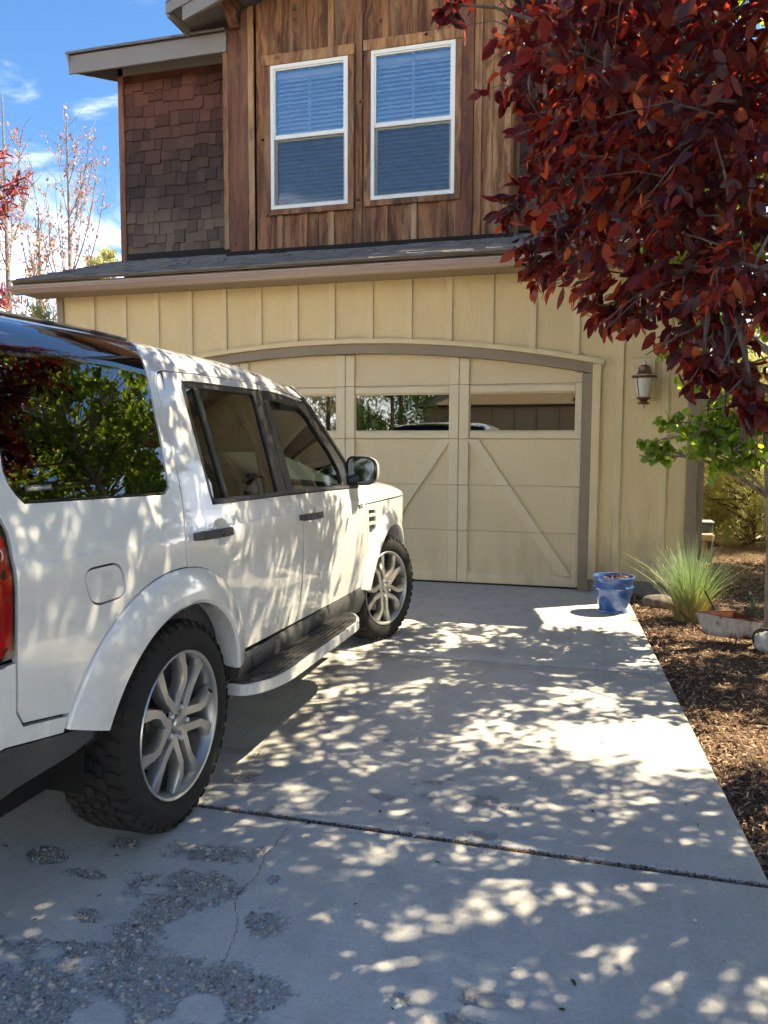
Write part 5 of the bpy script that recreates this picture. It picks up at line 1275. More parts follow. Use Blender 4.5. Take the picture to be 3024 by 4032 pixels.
def leaf_objects(P, D, L, W, tpl, mat, parent, rs_, n_obj, name='leaf'):
    """the n_obj leaves that show largest become objects of their own; returns a mask of the rest"""
    ok, sz, _, _ = view_size(P, L); idx = np.argsort(-sz)[:n_obj]; idx = idx[sz[idx] > 0]; V0, F0 = tpl; meshes = []
    for k in range(6):
        me = bpy.data.meshes.new(name); me.from_pydata([tuple(v) for v in V0], [], [tuple(f) for f in F0]); me.polygons.foreach_set('use_smooth', [True] * len(F0)); a = me.attributes.new('rnd', 'FLOAT', 'POINT'); a.data.foreach_set('value', np.full(len(V0), (k + .3) / 6, np.float32)); me.materials.append(mat); me.update(); meshes.append(me)
    Dn, Sn, Nn = leaf_frames(D[idx], rs_); base = Vector(parent.location)
    for j, i in enumerate(idx):
        o = bpy.data.objects.new(name, meshes[rs_.randint(6)]); link(o, parent); M = Matrix.Identity(4)
        for c, (vec, s_) in enumerate(((Dn[j], L[i]), (Sn[j], W[i]), (Nn[j], L[i] * rs_.uniform(-.5, 2.2)))):
            for r_ in range(3): M[r_][c] = vec[r_] * s_
        M.translation = Vector(P[i]) - base; o.matrix_basis = M
    rest = np.ones(len(P), bool); rest[idx] = False; return rest
def clump_leaves(C, r, n_tw, n_lf, anchor, rs_, droop=.25, tw=None, twr=.004):
    """twigs from the clump's heart out to its surface with leaves along them"""
    C = np.array(C, float); r = np.array(r if hasattr(r, '__len__') else (r, r, r), float); A = np.array(anchor, float); P = []; D = []
    for k in range(n_tw):
        u = rs_.normal(0, 1, 3); u /= np.linalg.norm(u); T = C + u * r * rs_.uniform(.55, 1.0) ; s0 = C + (A - C) * rs_.uniform(0, .22) + rs_.normal(0, .15, 3) * r * .5
        mid = (s0 + T) / 2 + rs_.normal(0, .06, 3) * r + np.array([0, 0, .12]) * r[2]
        if tw is not None: tw.tube([s0, mid, T], [twr, twr * .7, twr * .35], 4, False)
        for q in range(n_lf):
            t = .18 + .82 * (q + rs_.rand()) / n_lf; p = (1 - t) ** 2 * s0 + 2 * t * (1 - t) * mid + t * t * T; d = 2 * (1 - t) * (mid - s0) + 2 * t * (T - mid); d /= np.linalg.norm(d) + 1e-9
            P.append(p + rs_.normal(0, .006, 3)); dd = d * .55 + rs_.normal(0, .55, 3) + np.array([0, 0, -droop]); D.append(dd)
    return P, D
def limb(mb, a, b, r0, r1, rs_, bend=.12, n=8, sides=8):
    a = np.array(a, float); b = np.array(b, float); L = np.linalg.norm(b - a); o1 = rs_.normal(0, bend, 3) * L; pts = []
    for i in range(n + 1):
        t = i / n; pts.append(tuple(a + (b - a) * t + o1 * math.sin(math.pi * t) + np.array([0, 0, .10 * L * math.sin(math.pi * t)])))
    mb.tube(pts, [r0 + (r1 - r0) * (i / n) for i in range(n + 1)], sides); return pts
# ------------------------------------------------------------------ purple plum overhead
rt = np.random.RandomState(21)
base = Vector((2.15, -4.35, -.03)); plum = thing('plum_tree', 'purple leaved tree hanging over the driveway at upper right', 'tree', base)
W2 = lambda p: np.array(p, float) - np.array(base)
tr = MB(); trunk = [base, (2.12, -4.36, .7), (2.05, -4.40, 1.35), (2.02, -4.42, 1.9)]
tr.tube([W2(p) for p in trunk], [.11, .095, .085, .075], 12); fork = np.array(trunk[-1])
BOUND = [(-400, 1500), (0, 1790), (200, 1870), (450, 1900), (650, 1990), (900, 2030), (1050, 2060), (1130, 2230), (1230, 2430), (1400, 2560), (1550, 2680), (1700, 2900), (1760, 3040), (2400, 3100)]
def allowed(P, r):
    ok, _, x, y = view_size(np.array([P]), np.array([.1])); d = np.linalg.norm(np.array(P) - np.array(CAM)); rp = r / d * 3028
    f = float((np.array(P) - np.array(CAM)) @ np.array(_f))
    if f < .4: return True
    yb = y[0] + rp * .7; xb = np.interp(yb, [b[0] for b in BOUND], [b[1] for b in BOUND]); 
    if y[0] > 2600: return True
    return x[0] - rp > xb
clumps = []
for px, py, ds, r in [(2080, 90, 3.9, .30), (1760, 15, 3.7, .07), (2250, 130, 3.5, .40), (2060, 330, 3.7, .20), (2150, 520, 3.6, .22), (2180, 760, 3.55, .24), (2000, 830, 3.5, .08), (2190, 1000, 3.4, .20), (2100, 1060, 3.4, .10), (2330, 1090, 3.1, .22), (2500, 1120, 2.9, .20),
                      (2350, 820, 3.3, .36), (2400, 450, 3.4, .48), (2560, 700, 3.1, .45), (2700, 250, 3.0, .50), (2760, 700, 2.8, .42), (2700, 1050, 2.75, .36), (2900, 900, 2.6, .38), (2900, 400, 2.7, .45), (2720, 1290, 2.6, .12), (2800, 1280, 2.5, .24), (2950, 1250, 2.4, .26), (2870, 1480, 2.35, .13), (2960, 1520, 2.3, .16), (2770, 1440, 2.3, .06), (2930, 1660, 2.25, .06), (2400, 1230, 2.95, .07), (2980, 1050, 2.2, .2)]:
    clumps.append((np.array(at(px, py, ds)), r))
# crown: small leafy sprays between 2.3 and 6 m, thinner where the two crowns leave a gap to the sun
def shade_want(gx, gy):
    if gy < -4.45: return .97 if gx > -1.25 else .75
    if gy < -4.25: return .55
    if gy < -3.75: return .10 if gx > -.15 else (.42 if gx > -.8 else .55)
    if gy < -3.25: return .45
    return .0
for i in range(19):
    for j in range(20):
        gx, gy = -2.6 + .21 * (i + rt.rand()), -7.45 + .21 * (j + rt.rand())
        if rt.rand() > shade_want(gx, gy): continue
        for q in range(14):
            h = rt.uniform(2.6, 5.9); c = np.array([gx + .58 * h, gy + .395 * h, h]); r = rt.uniform(.28, .40); e = (c - np.array([1.55, -4.6, 4.1])) / np.array([2.6, 2.4, 2.3])
            if e @ e <= 1 and allowed(c, r): clumps.append((c, r)); break
P_, D_ = [], []; hubs = []
for k in range(9):
    a = 2 * math.pi * k / 9 + .3; h = np.array([1.55 + 1.05 * math.cos(a), -4.5 + .95 * math.sin(a), 3.2 + .7 * rt.rand()]); hubs.append(h); limb(tr, W2(fork), W2(h), .045, .022, rt, .10, 7, 7)
hubs.append(np.array([1.6, -4.5, 4.5])); limb(tr, W2(fork), W2(hubs[-1]), .05, .02, rt, .05)
lowhubs = [np.array(at(2650, 850, 3.0)), np.array(at(2850, 1150, 2.6)), np.array(at(2350, 600, 3.5))]
for h in lowhubs: limb(tr, W2(fork + np.array([-.05, 0, -.2])), W2(h), .032, .014, rt, .06, 8, 6); hubs.append(h)
for c, r in clumps:
    h = min(hubs, key=lambda q: np.linalg.norm(q - c)); limb(tr, W2(h), W2(c), .012, .005, rt, .08, 5, 5)
    nt = max(5, int(190 * r * r + 18 * r)) if r < .29 or np.linalg.norm(c - np.array(CAM)) < 4.0 else 20
    p, d = clump_leaves(c, r, nt, 9, h, rt, .35, None); P_ += p; D_ += d
    for q in range(min(6, nt)):
        u = rt.normal(0, 1, 3); u /= np.linalg.norm(u); tr.tube([W2(c + (h - c) * .12), W2(c + u * r * .5 + np.array([0, 0, .05 * r])), W2(c + u * r * .95)], [.0045, .003, .0014], 4, False)
tr.obj('trunk', M_bark, plum, True, 60)
P_ = np.array(P_); D_ = np.array(D_); n = len(P_); L_ = rt.uniform(.036, .078, n); Wd = L_ * rt.uniform(.75, 1.05, n); L_ = L_ * np.clip(np.linalg.norm(P_ - np.array(CAM), axis=1) / 2.9, .68, 1.0); Wd = Wd * np.clip(np.linalg.norm(P_ - np.array(CAM), axis=1) / 2.9, .68, 1.0); vk = np.where(view_size(P_, L_)[0], 1.18, 1.0); L_ = L_ * vk; Wd = Wd * vk; tpl = leaf_tpl(LEAF_LONG)
rest = leaf_objects(P_, D_, L_, Wd, tpl, M_redleaf, plum, rt, 300)
o = leaf_mesh('foliage', P_[rest] - np.array(base), D_[rest], L_[rest], Wd[rest], tpl, M_redleaf, plum, rt)
print('plum leaves', n)
# ------------------------------------------------------------------ aspens with round green leaves
def aspen(basep, label, cl, crown_c, crown_r, n_rand, trunk_pts, seed, n_obj=0, leafL=(.042, .062), hole=None, mat=None, name='aspen_tree'):
    r_ = np.random.RandomState(seed); b = np.array(basep, float); t = thing(name, label, 'tree', tuple(b), group=None); mb = MB(); mb.tube([np.array(p) - b for p in trunk_pts], [.055 * (1 - .12 * i) for i in range(len(trunk_pts))], 10)
    cs = list(cl); k = 0; tr_ = 0
    while k < n_rand and tr_ < 4000:
        tr_ += 1; u = r_.normal(0, 1, 3); u /= np.linalg.norm(u); c = np.array(crown_c) + u * np.array(crown_r) * r_.rand() ** .45; rr = r_.uniform(.18, .34)
        if hole is not None and hole(c, rr): continue
        cs.append((c, rr)); k += 1
    P, D = [], []; tp = [np.array(p, float) for p in trunk_pts]
    for c, rr in cs:
        c = np.array(c); cand = [tp[i] + (tp[i + 1] - tp[i]) * f for i in range(len(tp) - 1) for f in (0, .33, .66)]; cand = [q for q in cand if q[2] < c[2] - .05] or [tp[1]]; h = min(cand, key=lambda q: np.linalg.norm(q - c) + .6 * abs(c[2] - q[2] - .35))
        limb(mb, h - b, c - b, .016, .005, r_, .05, 6, 5); nt = max(5, int(115 * rr * rr + 22 * rr)); p, d = clump_leaves(c, rr, nt, 9, h, r_, .6); P += p; D += d
        for q in range(6): u = r_.normal(0, 1, 3); u /= np.linalg.norm(u); mb.tube([c - b, c + u * rr * .9 - b], [.004, .0015], 4, False)
    mb.obj('trunk', M_abark, t, True, 60); P = np.array(P); D = np.array(D); n = len(P); L = r_.uniform(*leafL, n); W = L * r_.uniform(1.2, 1.45, n); tp_ = leaf_tpl(LEAF_ROUND, .12, .12); m_ = mat or M_greenleaf
    rest = leaf_objects(P, D, L, W, tp_, m_, t, r_, n_obj) if n_obj else np.ones(n, bool)
    leaf_mesh('foliage', P[rest] - b, D[rest], L[rest], W[rest], tp_, m_, t, r_); return t
def aspen_want(gx, gy):
    if gy < -3.65: return .03 if gx > -.15 else .22
    if gy < -3.3: return .26
    if gy < -2.85: return .40
    if gy < -2.3: return .26 if gx < -.35 else .28
    if gy < -1.85: return .24 if gx < -.35 else .46
    return 0.
def green_ok(c, rr, band=True):
    """keep the crown off the garage wall and lamp, and the sky gap between the crowns open"""
    f = float((c - np.array(CAM)) @ np.array(_f)); ok, _, x, y = view_size(np.array([c]), np.array([.1])); rp = rr / np.linalg.norm(c - np.array(CAM)) * 3028
    gx, gy = c[0] - .58 * c[2], c[1] - .395 * c[2]
    if band and -1.2 < gx < .75 and (-4.15 < gy < -3.35): return True
    if -.35 < gx < 1.4 and -1.75 < gy < -.6: return True
    return f > 0 and x[0] - rp < 2620 and y[0] + rp > -50
vis = [(at(2740, 1740, 6.0), .22), (at(2600, 1770, 5.95), .10), (at(2540, 1745, 5.9), .05), (at(2850, 1650, 6.0), .26), (at(2970, 1780, 6.0), .26), (at(2660, 1380, 6.1), .13), (at(2720, 1500, 6.1), .20), (at(2650, 1240, 6.2), .20), (at(2800, 1780, 5.9), .2), (at(2920, 1560, 6.0), .3), (at(2780, 1300, 6.2), .3), (at(2700, 1000, 6.3), .3), (at(2560, 1050, 6.4), .22), (at(2900, 1000, 6.3), .35), (at(2480, 1240, 6.4), .12), (at(2680, 1700, 5.9), .15), (at(2760, 1690, 5.85), .18), (at(2830, 1730, 5.9), .18), (at(2890, 1770, 5.8), .18), (at(2640, 1660, 5.9), .10), (at(2930, 1690, 5.9), .22), (at(2800, 1610, 5.9), .18), (at(2560, 1790, 5.85), .07), (at(2990, 1640, 5.9), .2), (at(2700, 1420, 6.0), .16), (at(2740, 1340, 6.0), .18)]
vis = [(np.array(p), r) for p, r in vis]
ra = np.random.RandomState(77); k = 0; tr_ = 0
while k < 75 and tr_ < 30000:
    tr_ += 1; gx, gy, h = ra.uniform(-1.5, .9), ra.uniform(-4.25, -1.8), ra.uniform(2.3, 5.6); c = np.array([gx + .58 * h, gy + .395 * h, h]); rr = ra.uniform(.22, .34)
    e = (c - np.array([2.0, -1.1, 3.9])) / np.array([1.8, 2.1, 2.0])
    if e @ e > 1 or ra.rand() > aspen_want(gx, gy) or green_ok(c, rr, False): continue
    vis.append((c, rr)); k += 1
aspen((1.42, -1.72, -.03), 'young aspen with bright green round leaves in front of the right house corner', vis, (2.1, -1.3, 3.9), (1.3, 1.0, 1.9), 16, [(1.42, -1.72, -.03), (1.40, -1.74, .8), (1.33, -1.78, 1.5), (1.40, -1.76, 2.3), (1.45, -1.74, 3.2), (1.5, -1.7, 5.2)], 31, 160, hole=green_ok)
aspen((4.0, -1.3, -.03), 'green aspen out of view to the right whose leaves mirror in the car windows', [], (3.8, -1.4, 3.0), (1.1, 1.1, 2.4), 120, [(4.0, -1.3, -.03), (3.95, -1.3, 1.2), (3.9, -1.35, 2.5), (3.9, -1.35, 4.2)], 32, hole=green_ok)
aspen((3.1, -.2, -.03), 'low green aspen sapling out of view beside the house', [], (3.0, -.3, 1.55), (.9, .8, .75), 34, [(3.1, -.2, -.03), (3.05, -.2, .8), (3.0, -.25, 1.5), (3.0, -.25, 2.1)], 35, leafL=(.045, .07), hole=green_ok)
aspen((4.8, -9.5, -.03), 'green aspen added out of view right of the camera to darken the car reflections', [], (4.7, -9.5, 3.2), (1.6, 1.6, 2.6), 50, [(4.8, -9.5, -.03), (4.8, -9.5, 1.3), (4.7, -9.5, 2.6), (4.7, -9.5, 4.6)], 36, leafL=(.07, .1), hole=green_ok, mat=M_darkgreen)  # unseen, added to block the bright horizon mirrored in the car
aspen((2.6, -14.2, -.03), 'green aspen added out of view behind the camera to darken the car reflections', [], (2.5, -14.2, 3.0), (1.5, 1.5, 2.4), 46, [(2.6, -14.2, -.03), (2.6, -14.2, 1.3), (2.5, -14.2, 2.6), (2.5, -14.2, 4.6)], 37, leafL=(.07, .1), hole=green_ok, mat=M_darkgreen)  # likewise added out of view, darkens what the car mirrors
aspen((4.6, -3.0, -.03), 'second green aspen out of view beyond the mulch bed', [], (4.5, -3.0, 3.2), (1.4, 1.3, 2.8), 120, [(4.6, -3.0, -.03), (4.55, -3, 1.3), (4.5, -3, 2.6), (4.5, -3, 4.6)], 33, hole=green_ok, mat=M_darkgreen)
aspen((4.6, 2.5, -.03), 'third green aspen out of view beside the back street', [], (4.5, 2.4, 4.3), (2.0, 1.8, 3.6), 190, [(4.6, 2.5, -.03), (4.6, 2.5, 1.5), (4.6, 2.5, 3.5), (4.6, 2.5, 6.8)], 34, leafL=(.07, .105), hole=green_ok)
# ------------------------------------------------------------------ rosy tree at the left edge
r5 = np.random.RandomState(51); b5 = np.array((-6.3, -2.2, -.03)); t5 = thing('rosy_tree', 'rosy leaved branches reaching in at the left edge beside the roof gutter', 'tree', tuple(b5)); mb = MB(); mb.tube([(0, 0, 0), (.05, 0, 1.2), (.2, .02, 2.2), (.4, .05, 3.4)], [.08, .07, .055, .03], 8); P, D = [], []
for px, py, ds, r in [(-80, 560, 6.4, .16), (-10, 620, 6.3, .08), (-60, 740, 6.3, .20), (0, 800, 6.2, .12), (95, 700, 6.2, .05), (60, 730, 6.2, .06), (-100, 900, 6.2, .24), (-60, 1000, 6.2, .13), (0, 1140, 6.1, .07), (-20, 1190, 6.1, .12), (-150, 700, 6.4, .35), (-200, 1000, 6.3, .4), (-300, 500, 6.5, .4)]:
    c = np.array(at(px, py, ds)); limb(mb, (.2, .02, 2.2 if c[2] > 2.6 else 1.6), c - b5, .016, .005, r5, .05, 6, 5); p, d = clump_leaves(c, r, max(6, int(90 * r * r + 14 * r)), 8, b5 + np.array([.2, 0, 2.2]), r5, .1); P += p; D += d
mb.obj('trunk', M_bark, t5, True); P = np.array(P); D = np.array(D); L = r5.uniform(.06, .10, len(P)); leaf_mesh('foliage', P - b5, D, L, L * .42, leaf_tpl(LEAF_LONG), M_rosyleaf, t5, r5)
# ------------------------------------------------------------------ budding poplars behind the roof
def poplar(px, top_py, dist, seed, label, h_extra=0., spread=1.0, dens=1.0):
    r_ = np.random.RandomState(seed); g = at(px, 1300, dist); top = at(px, top_py, dist); b = np.array((g.x, g.y, -.05)); H = top.z - b[2]; t = thing('budding_poplar', label, 'tree', tuple(b), group='budding poplars behind the garage roof'); mb = MB()
    mb.tube([(0, 0, 0), (.03, .02, H * .3), (-.04, .03, H * .6), (.0, 0, H)], [.09, .07, .04, .010], 8); P, D = [], []
    nb = int(22 * dens)
    for k in range(nb):
        z0 = H * r_.uniform(.12, .85); a = r_.uniform(0, 6.283); ln = min(H - z0, H * .42) * r_.uniform(.5, .95); sp_ = spread * ln * r_.uniform(.22, .40); tip = np.array([math.cos(a) * sp_, math.sin(a) * sp_, z0 + ln]); s0 = np.array([0, 0, z0]); ctrl = s0 + np.array([math.cos(a) * sp_ * .85, math.sin(a) * sp_ * .85, ln * .35]); pts = []
        for i in range(8): u = i / 7; pts.append((1 - u) ** 2 * s0 + 2 * u * (1 - u) * ctrl + u * u * tip)
        r0 = .010 + .022 * (1 - z0 / H); mb.tube(pts, [r0 * (1 - .85 * i / 7) for i in range(8)], 5, False)
        for q in range(int(13 * dens)):
            u = r_.uniform(.25, 1); i = min(6, int(u * 7)); p = pts[i] + (pts[i + 1] - pts[i]) * (u * 7 - i); dd = np.array([r_.normal(0, .35), r_.normal(0, .35), r_.uniform(.3, .9)]) * r_.uniform(.35, .9) * .8; e = p + dd; mb.tube([p, (p + e) / 2 + r_.normal(0, .03, 3), e], [.007, .005, .002], 3, False)
            for j in range(r_.randint(2, 6)): v = r_.rand(); P.append(p + dd * v + r_.normal(0, .025, 3)); D.append(r_.normal(0, 1, 3))
    mb.obj('trunk', m_bark('poplar_bark', (.17, .14, .12), (.36, .31, .26)), t, True); P = np.array(P) + b; D = np.array(D); L = r_.uniform(.05, .085, len(P)); leaf_mesh('buds', P - b, D, L, L * .9, leaf_tpl(LEAF_ROUND, .1, .1), M_pinkleaf, t, r_)
poplar(285, 365, 19, 61, 'slim budding poplar with bare pinkish twigs standing behind the roof', spread=.95)
poplar(40, 270, 17, 62, 'taller budding poplar at the left edge half hidden by rosy leaves', spread=.9, dens=1.15)
poplar(165, 790, 15, 63, 'short budding poplar low beside the eave corner of the roof', spread=.8, dens=.9)
# ------------------------------------------------------------------ junipers
def juniper(loc, h, r, seed, label, n=9000, mat=None, shape='cone', L=(.05, .12), group='junipers beyond the house', cat='tree'):
    r_ = np.random.RandomState(seed); b = np.array(loc, float); t = thing('juniper', label, cat, tuple(b), group=group); mb = MB(); mb.tube([(0, 0, 0), (.05, .02, h * .35), (0, 0, h * .92)], [.05 + .012 * h, .035 + .008 * h, .012], 8); P, D = [], []
    nb = 90
    for k in range(nb):
        z = h * (r_.rand() ** 1.1 * .95 + .03); env = (1 - z / h) ** .7 if shape == 'cone' else math.sin(math.pi * min(1, .18 + .8 * z / h)) ** .7; ln = r * env * r_.uniform(.55, 1.08) + .08; a = r_.uniform(0, 6.283); tip = np.array([math.cos(a) * ln, math.sin(a) * ln, z + ln * r_.uniform(-.05, .4)]); s0 = np.array([0, 0, max(.05, z - ln * .2)]); mb.tube([s0, (s0 + tip) / 2 + r_.normal(0, .05, 3), tip], [.018, .012, .004], 4, False)
        m_ = int(n / nb); u = r_.uniform(.30, 1.0, m_) ** .7; cen = s0[None] + (tip - s0)[None] * u[:, None]; sc = .07 + .14 * ln * (1.15 - u); p = cen + r_.normal(0, 1, (m_, 3)) * sc[:, None] * np.array([1, 1, .75]); P.append(p); dd = (tip - s0)[None] / (np.linalg.norm(tip - s0) + 1e-6) * .6 + r_.normal(0, .6, (m_, 3)) + np.array([0, 0, .45]); D.append(dd)
    mb.obj('trunk', M_jbark, t, True); P = np.vstack(P); D = np.vstack(D); LL = r_.uniform(*L, len(P)); rz_ = .55 * r_.rand(len(P)) + .45 * r_.rand(nb).repeat(int(n / nb))[:len(P)]; leaf_mesh('foliage', P, D, LL, LL * .36, leaf_tpl([(0, 0), (.4, .5), (.75, .45), (1, 0)], .2, .05), mat or M_juniper, t, r_, rz_); return t
juniper((2.45, 5.0, -.05), 3.2, 1.25, 71, 'yellow green juniper bush behind the house corner', 45000, shape='round', L=(.045, .11), cat='shrub')
juniper((3.5, 8.9, -.05), 4.2, 1.5, 72, 'second yellow green juniper partly behind the aspen leaves', 16000, shape='round', L=(.05, .11), cat='shrub')
juniper((3.2, 17.5, -.05), 6.5, 2.4, 73, 'tall juniper across the back street', 12000, shape='round', L=(.14, .28), mat=M_darkgreen)
juniper((6.2, 16.5, -.05), 7.0, 2.4, 74, 'wide juniper across the back street at the right edge', 10000, shape='round', L=(.14, .28))
g = at(455, 1300, 22); juniper((g.x, g.y, -.05), at(455, 935, 22).z, 1.3, 75, 'olive juniper tip showing left of the upper storey', 9000, L=(.10, .2))
g = at(385, 1300, 24); juniper((g.x, g.y, -.05), at(385, 985, 24).z, 1.3, 76, 'smaller juniper tip above the lower roof edge', 8000, L=(.10, .2))
g = at(190, 1300, 14); juniper((g.x, g.y, -.05), at(175, 1200, 14).z, .9, 77, 'golden juniper top seen below the gutter corner', 7000, L=(.06, .14))
# ------------------------------------------------------------------ what the garage windows mirror, behind the camera
for i, (x, y, h, r, s_, m_) in enumerate([(-8.6, -25, 7.5, 2.6, 81, M_darkgreen), (-13, -29, 9, 3.2, 82, M_juniper), (-17.5, -26, 8, 3.0, 83, M_darkgreen), (-11, -36, 12, 3.2, 84, M_darkgreen), (5.5, -32, 11, 3.0, 85, M_darkgreen), (-23, -31, 11, 3.6, 86, M_darkgreen)]):
    juniper((x, y, -.05), h, r, s_, 'green tree across the front street mirrored in the garage door windows', 11000, mat=m_, shape='round', L=(.16, .34), group='trees across the front street')

for i, (x, y, h, r, s_) in enumerate([(7.2, -6.5, 6.2, 2.2, 91), (8.4, -2.2, 6.6, 2.4, 92), (8.0, 2.2, 6.2, 2.3, 93), (8.8, 6.6, 6.5, 2.4, 94), (6.6, -11.5, 6.4, 2.3, 95), (6.6, -4.2, 3.2, 1.3, 96), (6.3, .2, 3.0, 1.3, 97)]):  # unseen tree row added to keep horizon light off the car side
    juniper((x, y, -.05), h, r, s_, 'leafy tree added out of view right of the frame, mirrored in the car side and cutting its horizon light', 9000, mat=M_darkgreen if i % 2 else M_greenleaf, shape='round', L=(.11, .24), group='added trees screening the car side from horizon light')
# ================================================================== neighbour across the street (mirrored in the garage windows)
nh = thing('neighbour_house', 'tan house with grey roof across the front street mirrored in the garage windows', 'house', (-2.0, -31, 0))
MB().box(-6.5, 4.5, -6, 0, -.05, 3.6).obj('wall', plain('neighbour_tan', (.42, .32, .19), .8, .2, var=.08, scale=2), nh)
MB().prism([(-7.1, 3.55), (5.1, 3.55), (-1.0, 6.1)], 'y', -6.5, .5).obj('roof', plain('neighbour_roof', (.10, .10, .105), .9, .2, var=.2, scale=6), nh, fixn=True)
MB().prism([(-5.9, 3.61), (3.9, 3.61), (-1.0, 5.6)], 'y', .51, .56).obj('gable', MATS['neighbour_tan'], nh, fixn=True)
for k in range(9): MB().box(-5.2 + k * 1.1, -5.12 + k * 1.1, .003, .05, .1, 3.55).obj('batten', M_brown, nh)
MB().box(-3.6, .9, .052, .09, -.02, 2.3).obj('garage_door', M_brown, nh)
MB().box(2.0, 3.2, .052, .09, 1.0, 2.2).obj('window', M_blk, nh)
# ================================================================== blue pot
pot = thing('flower_pot', 'blue glazed flower pot of dry soil at the corner of the driveway', 'flower pot', (.315, -1.0, .001))
m = NT('blue_glaze'); v = m.coord('Object'); z = m.n('SeparateXYZ', {'Vector': v}).outputs['Z']; nz = m.noise(v, 9, 5, .65); nb = m.noise(m.n('Mapping', {'Vector': v, 'Scale': (8, 8, 60)}).outputs[0], 1.0, 4)
c = m.mix(m.ramp(nz, .42, .72), (.030, .085, .30), (.13, .24, .46)); c = m.mix(m.ramp(nb, .60, .75, 0, .5), c, (.35, .45, .58)); c = m.mix(m.ramp(nz, .38, .30, 0, .6), c, (.012, .03, .16))
m.bsdf(c, .16, .5, bump=nb, bstr=.08, bdist=.004, coat=.5)
MB().lathe([(.0, .0), (.112, .0), (.122, .006), (.121, .018), (.113, .026), (.118, .04), (.137, .09), (.152, .15), (.160, .195), (.164, .212), (.171, .217), (.171, .226), (.163, .231), (.163, .262), (.166, .285), (.176, .296), (.178, .306), (.172, .313), (.160, .312), (.154, .300), (.150, .27), (.0, .27)], 64).obj('bowl', m.mat, pot, True, 50)
M_psoil = plain('dry_potting_soil', (.055, .035, .026), .95, .1, var=.5, scale=50, bstr=.9)
mb = MB(); N_ = 26; vv = []
for i in range(9):
    for k in range(N_): a = 2 * math.pi * k / N_; r_ = .150 * i / 8; x, y = r_ * math.cos(a), r_ * math.sin(a); vv.append((x, y, .272 + .016 * mnoise.noise((x * 22, y * 22, 1)) + .012 * math.exp(-((x - .05) ** 2 + (y + .01) ** 2) / .004)))
mb.add(vv, [(i * N_ + k, i * N_ + (k + 1) % N_, (i + 1) * N_ + (k + 1) % N_, (i + 1) * N_ + k) for i in range(8) for k in range(N_)]); mb.obj('soil', M_psoil, pot, True, 80)
n = 170; a = rs.uniform(0, 6.28, n); r_ = .13 * rs.rand(n) ** .6; x = r_ * np.cos(a) + .03; y = r_ * np.sin(a); o = chips('dead_leaves', np.stack([x, y, .285 + .04 * rs.rand(n) * np.exp(-((x - .06) ** 2 + y ** 2) / .006)], -1), rs.uniform(.014, .045, n), rs.uniform(.008, .02, n), M_chip, rs.rand(n) * .8, .8, pot)
# ================================================================== ornamental grass
def blades(name, base, parent, n, hmin, hmax, spread, mat, seed, w=.0026, r0=.09, lean=(0, 0), golden=False):
    r_ = np.random.RandomState(seed); seg = 6; a = r_.uniform(0, 6.283, n); rr = r0 * np.sqrt(r_.rand(n)); bx = rr * np.cos(a); by = rr * np.sin(a); h = r_.uniform(hmin, hmax, n) ; oa = a + r_.normal(0, .5, n); sp_ = spread * (.15 + .85 * r_.rand(n) ** 1.1) * (.4 + .6 * rr / r0); V = np.zeros((n, (seg + 1) * 2, 3)); u = np.linspace(0, 1, seg + 1); tang = oa + math.pi / 2 + r_.normal(0, .5, n); T = []
    for i, t in enumerate(u):
        hx = bx + np.cos(oa) * sp_ * h * t ** 1.7 + lean[0] * t * t * h; hy = by + np.sin(oa) * sp_ * h * t ** 1.7 + lean[1] * t * t * h; hz = h * (t - .28 * sp_ * t ** 2.2); ww = w * (1 - .85 * t ** 2)
        V[:, 2 * i] = np.stack([hx - np.cos(tang) * ww, hy - np.sin(tang) * ww, hz], -1); V[:, 2 * i + 1] = np.stack([hx + np.cos(tang) * ww, hy + np.sin(tang) * ww, hz], -1); T += [t, t]
    F0 = np.array([(2 * i, 2 * i + 1, 2 * i + 3, 2 * i + 2) for i in range(seg)]); F = (F0[None] + (np.arange(n) * (seg + 1) * 2)[:, None, None]).reshape(-1, 4); T = np.tile(T, n); rnd = np.repeat(r_.rand(n), (seg + 1) * 2)
    o = np_mesh(name, V.reshape(-1, 3), F, mat, parent, {'rnd': np.clip(T * .72 + .28 * rnd * (1 - T * .3), 0, 1)}, True, True); o['kind'] = 'stuff'; return o
M_grass = m_leaf('blue_grass', [(0, (.36, .27, .08)), (.28, (.42, .36, .11)), (.45, (.26, .34, .14)), (.75, (.28, .36, .23)), (1, (.42, .44, .26))], [(0, (.38, .28, .08)), (.28, (.48, .42, .1)), (.45, (.28, .4, .1)), (.75, (.28, .4, .2)), (1, (.45, .46, .22))], spec=.25, rough=.5, mixf=.35)
gb = gp(2715, 2452, -.02); gr_ = thing('grass_clump', 'blue green ornamental grass clump with golden base beside the stone and blue pot', 'grass clump', (gb.x, gb.y + .05, -.03)); gr_.scale = (.85, .85, .92)
blades('blade', None, gr_, 620, .30, .76, .85, M_grass, 91, .0030, .12); blades('arching_blade', None, gr_, 120, .5, .85, 1.25, M_grass, 94, .003, .13, (-.12, -.05)); blades('golden_blade', None, gr_, 420, .18, .40, .7, plain('golden_straw', (.55, .40, .13), .7, .2), 95, .0026, .12); blades('seed_stalk', None, gr_, 70, .60, .86, .35, M_grass, 92, .0042, .08, (-.02, 0)); blades('dry_thatch', None, gr_, 260, .12, .36, 1.3, plain('dry_straw', (.42, .32, .15), .8, .2), 93, .002, .14)
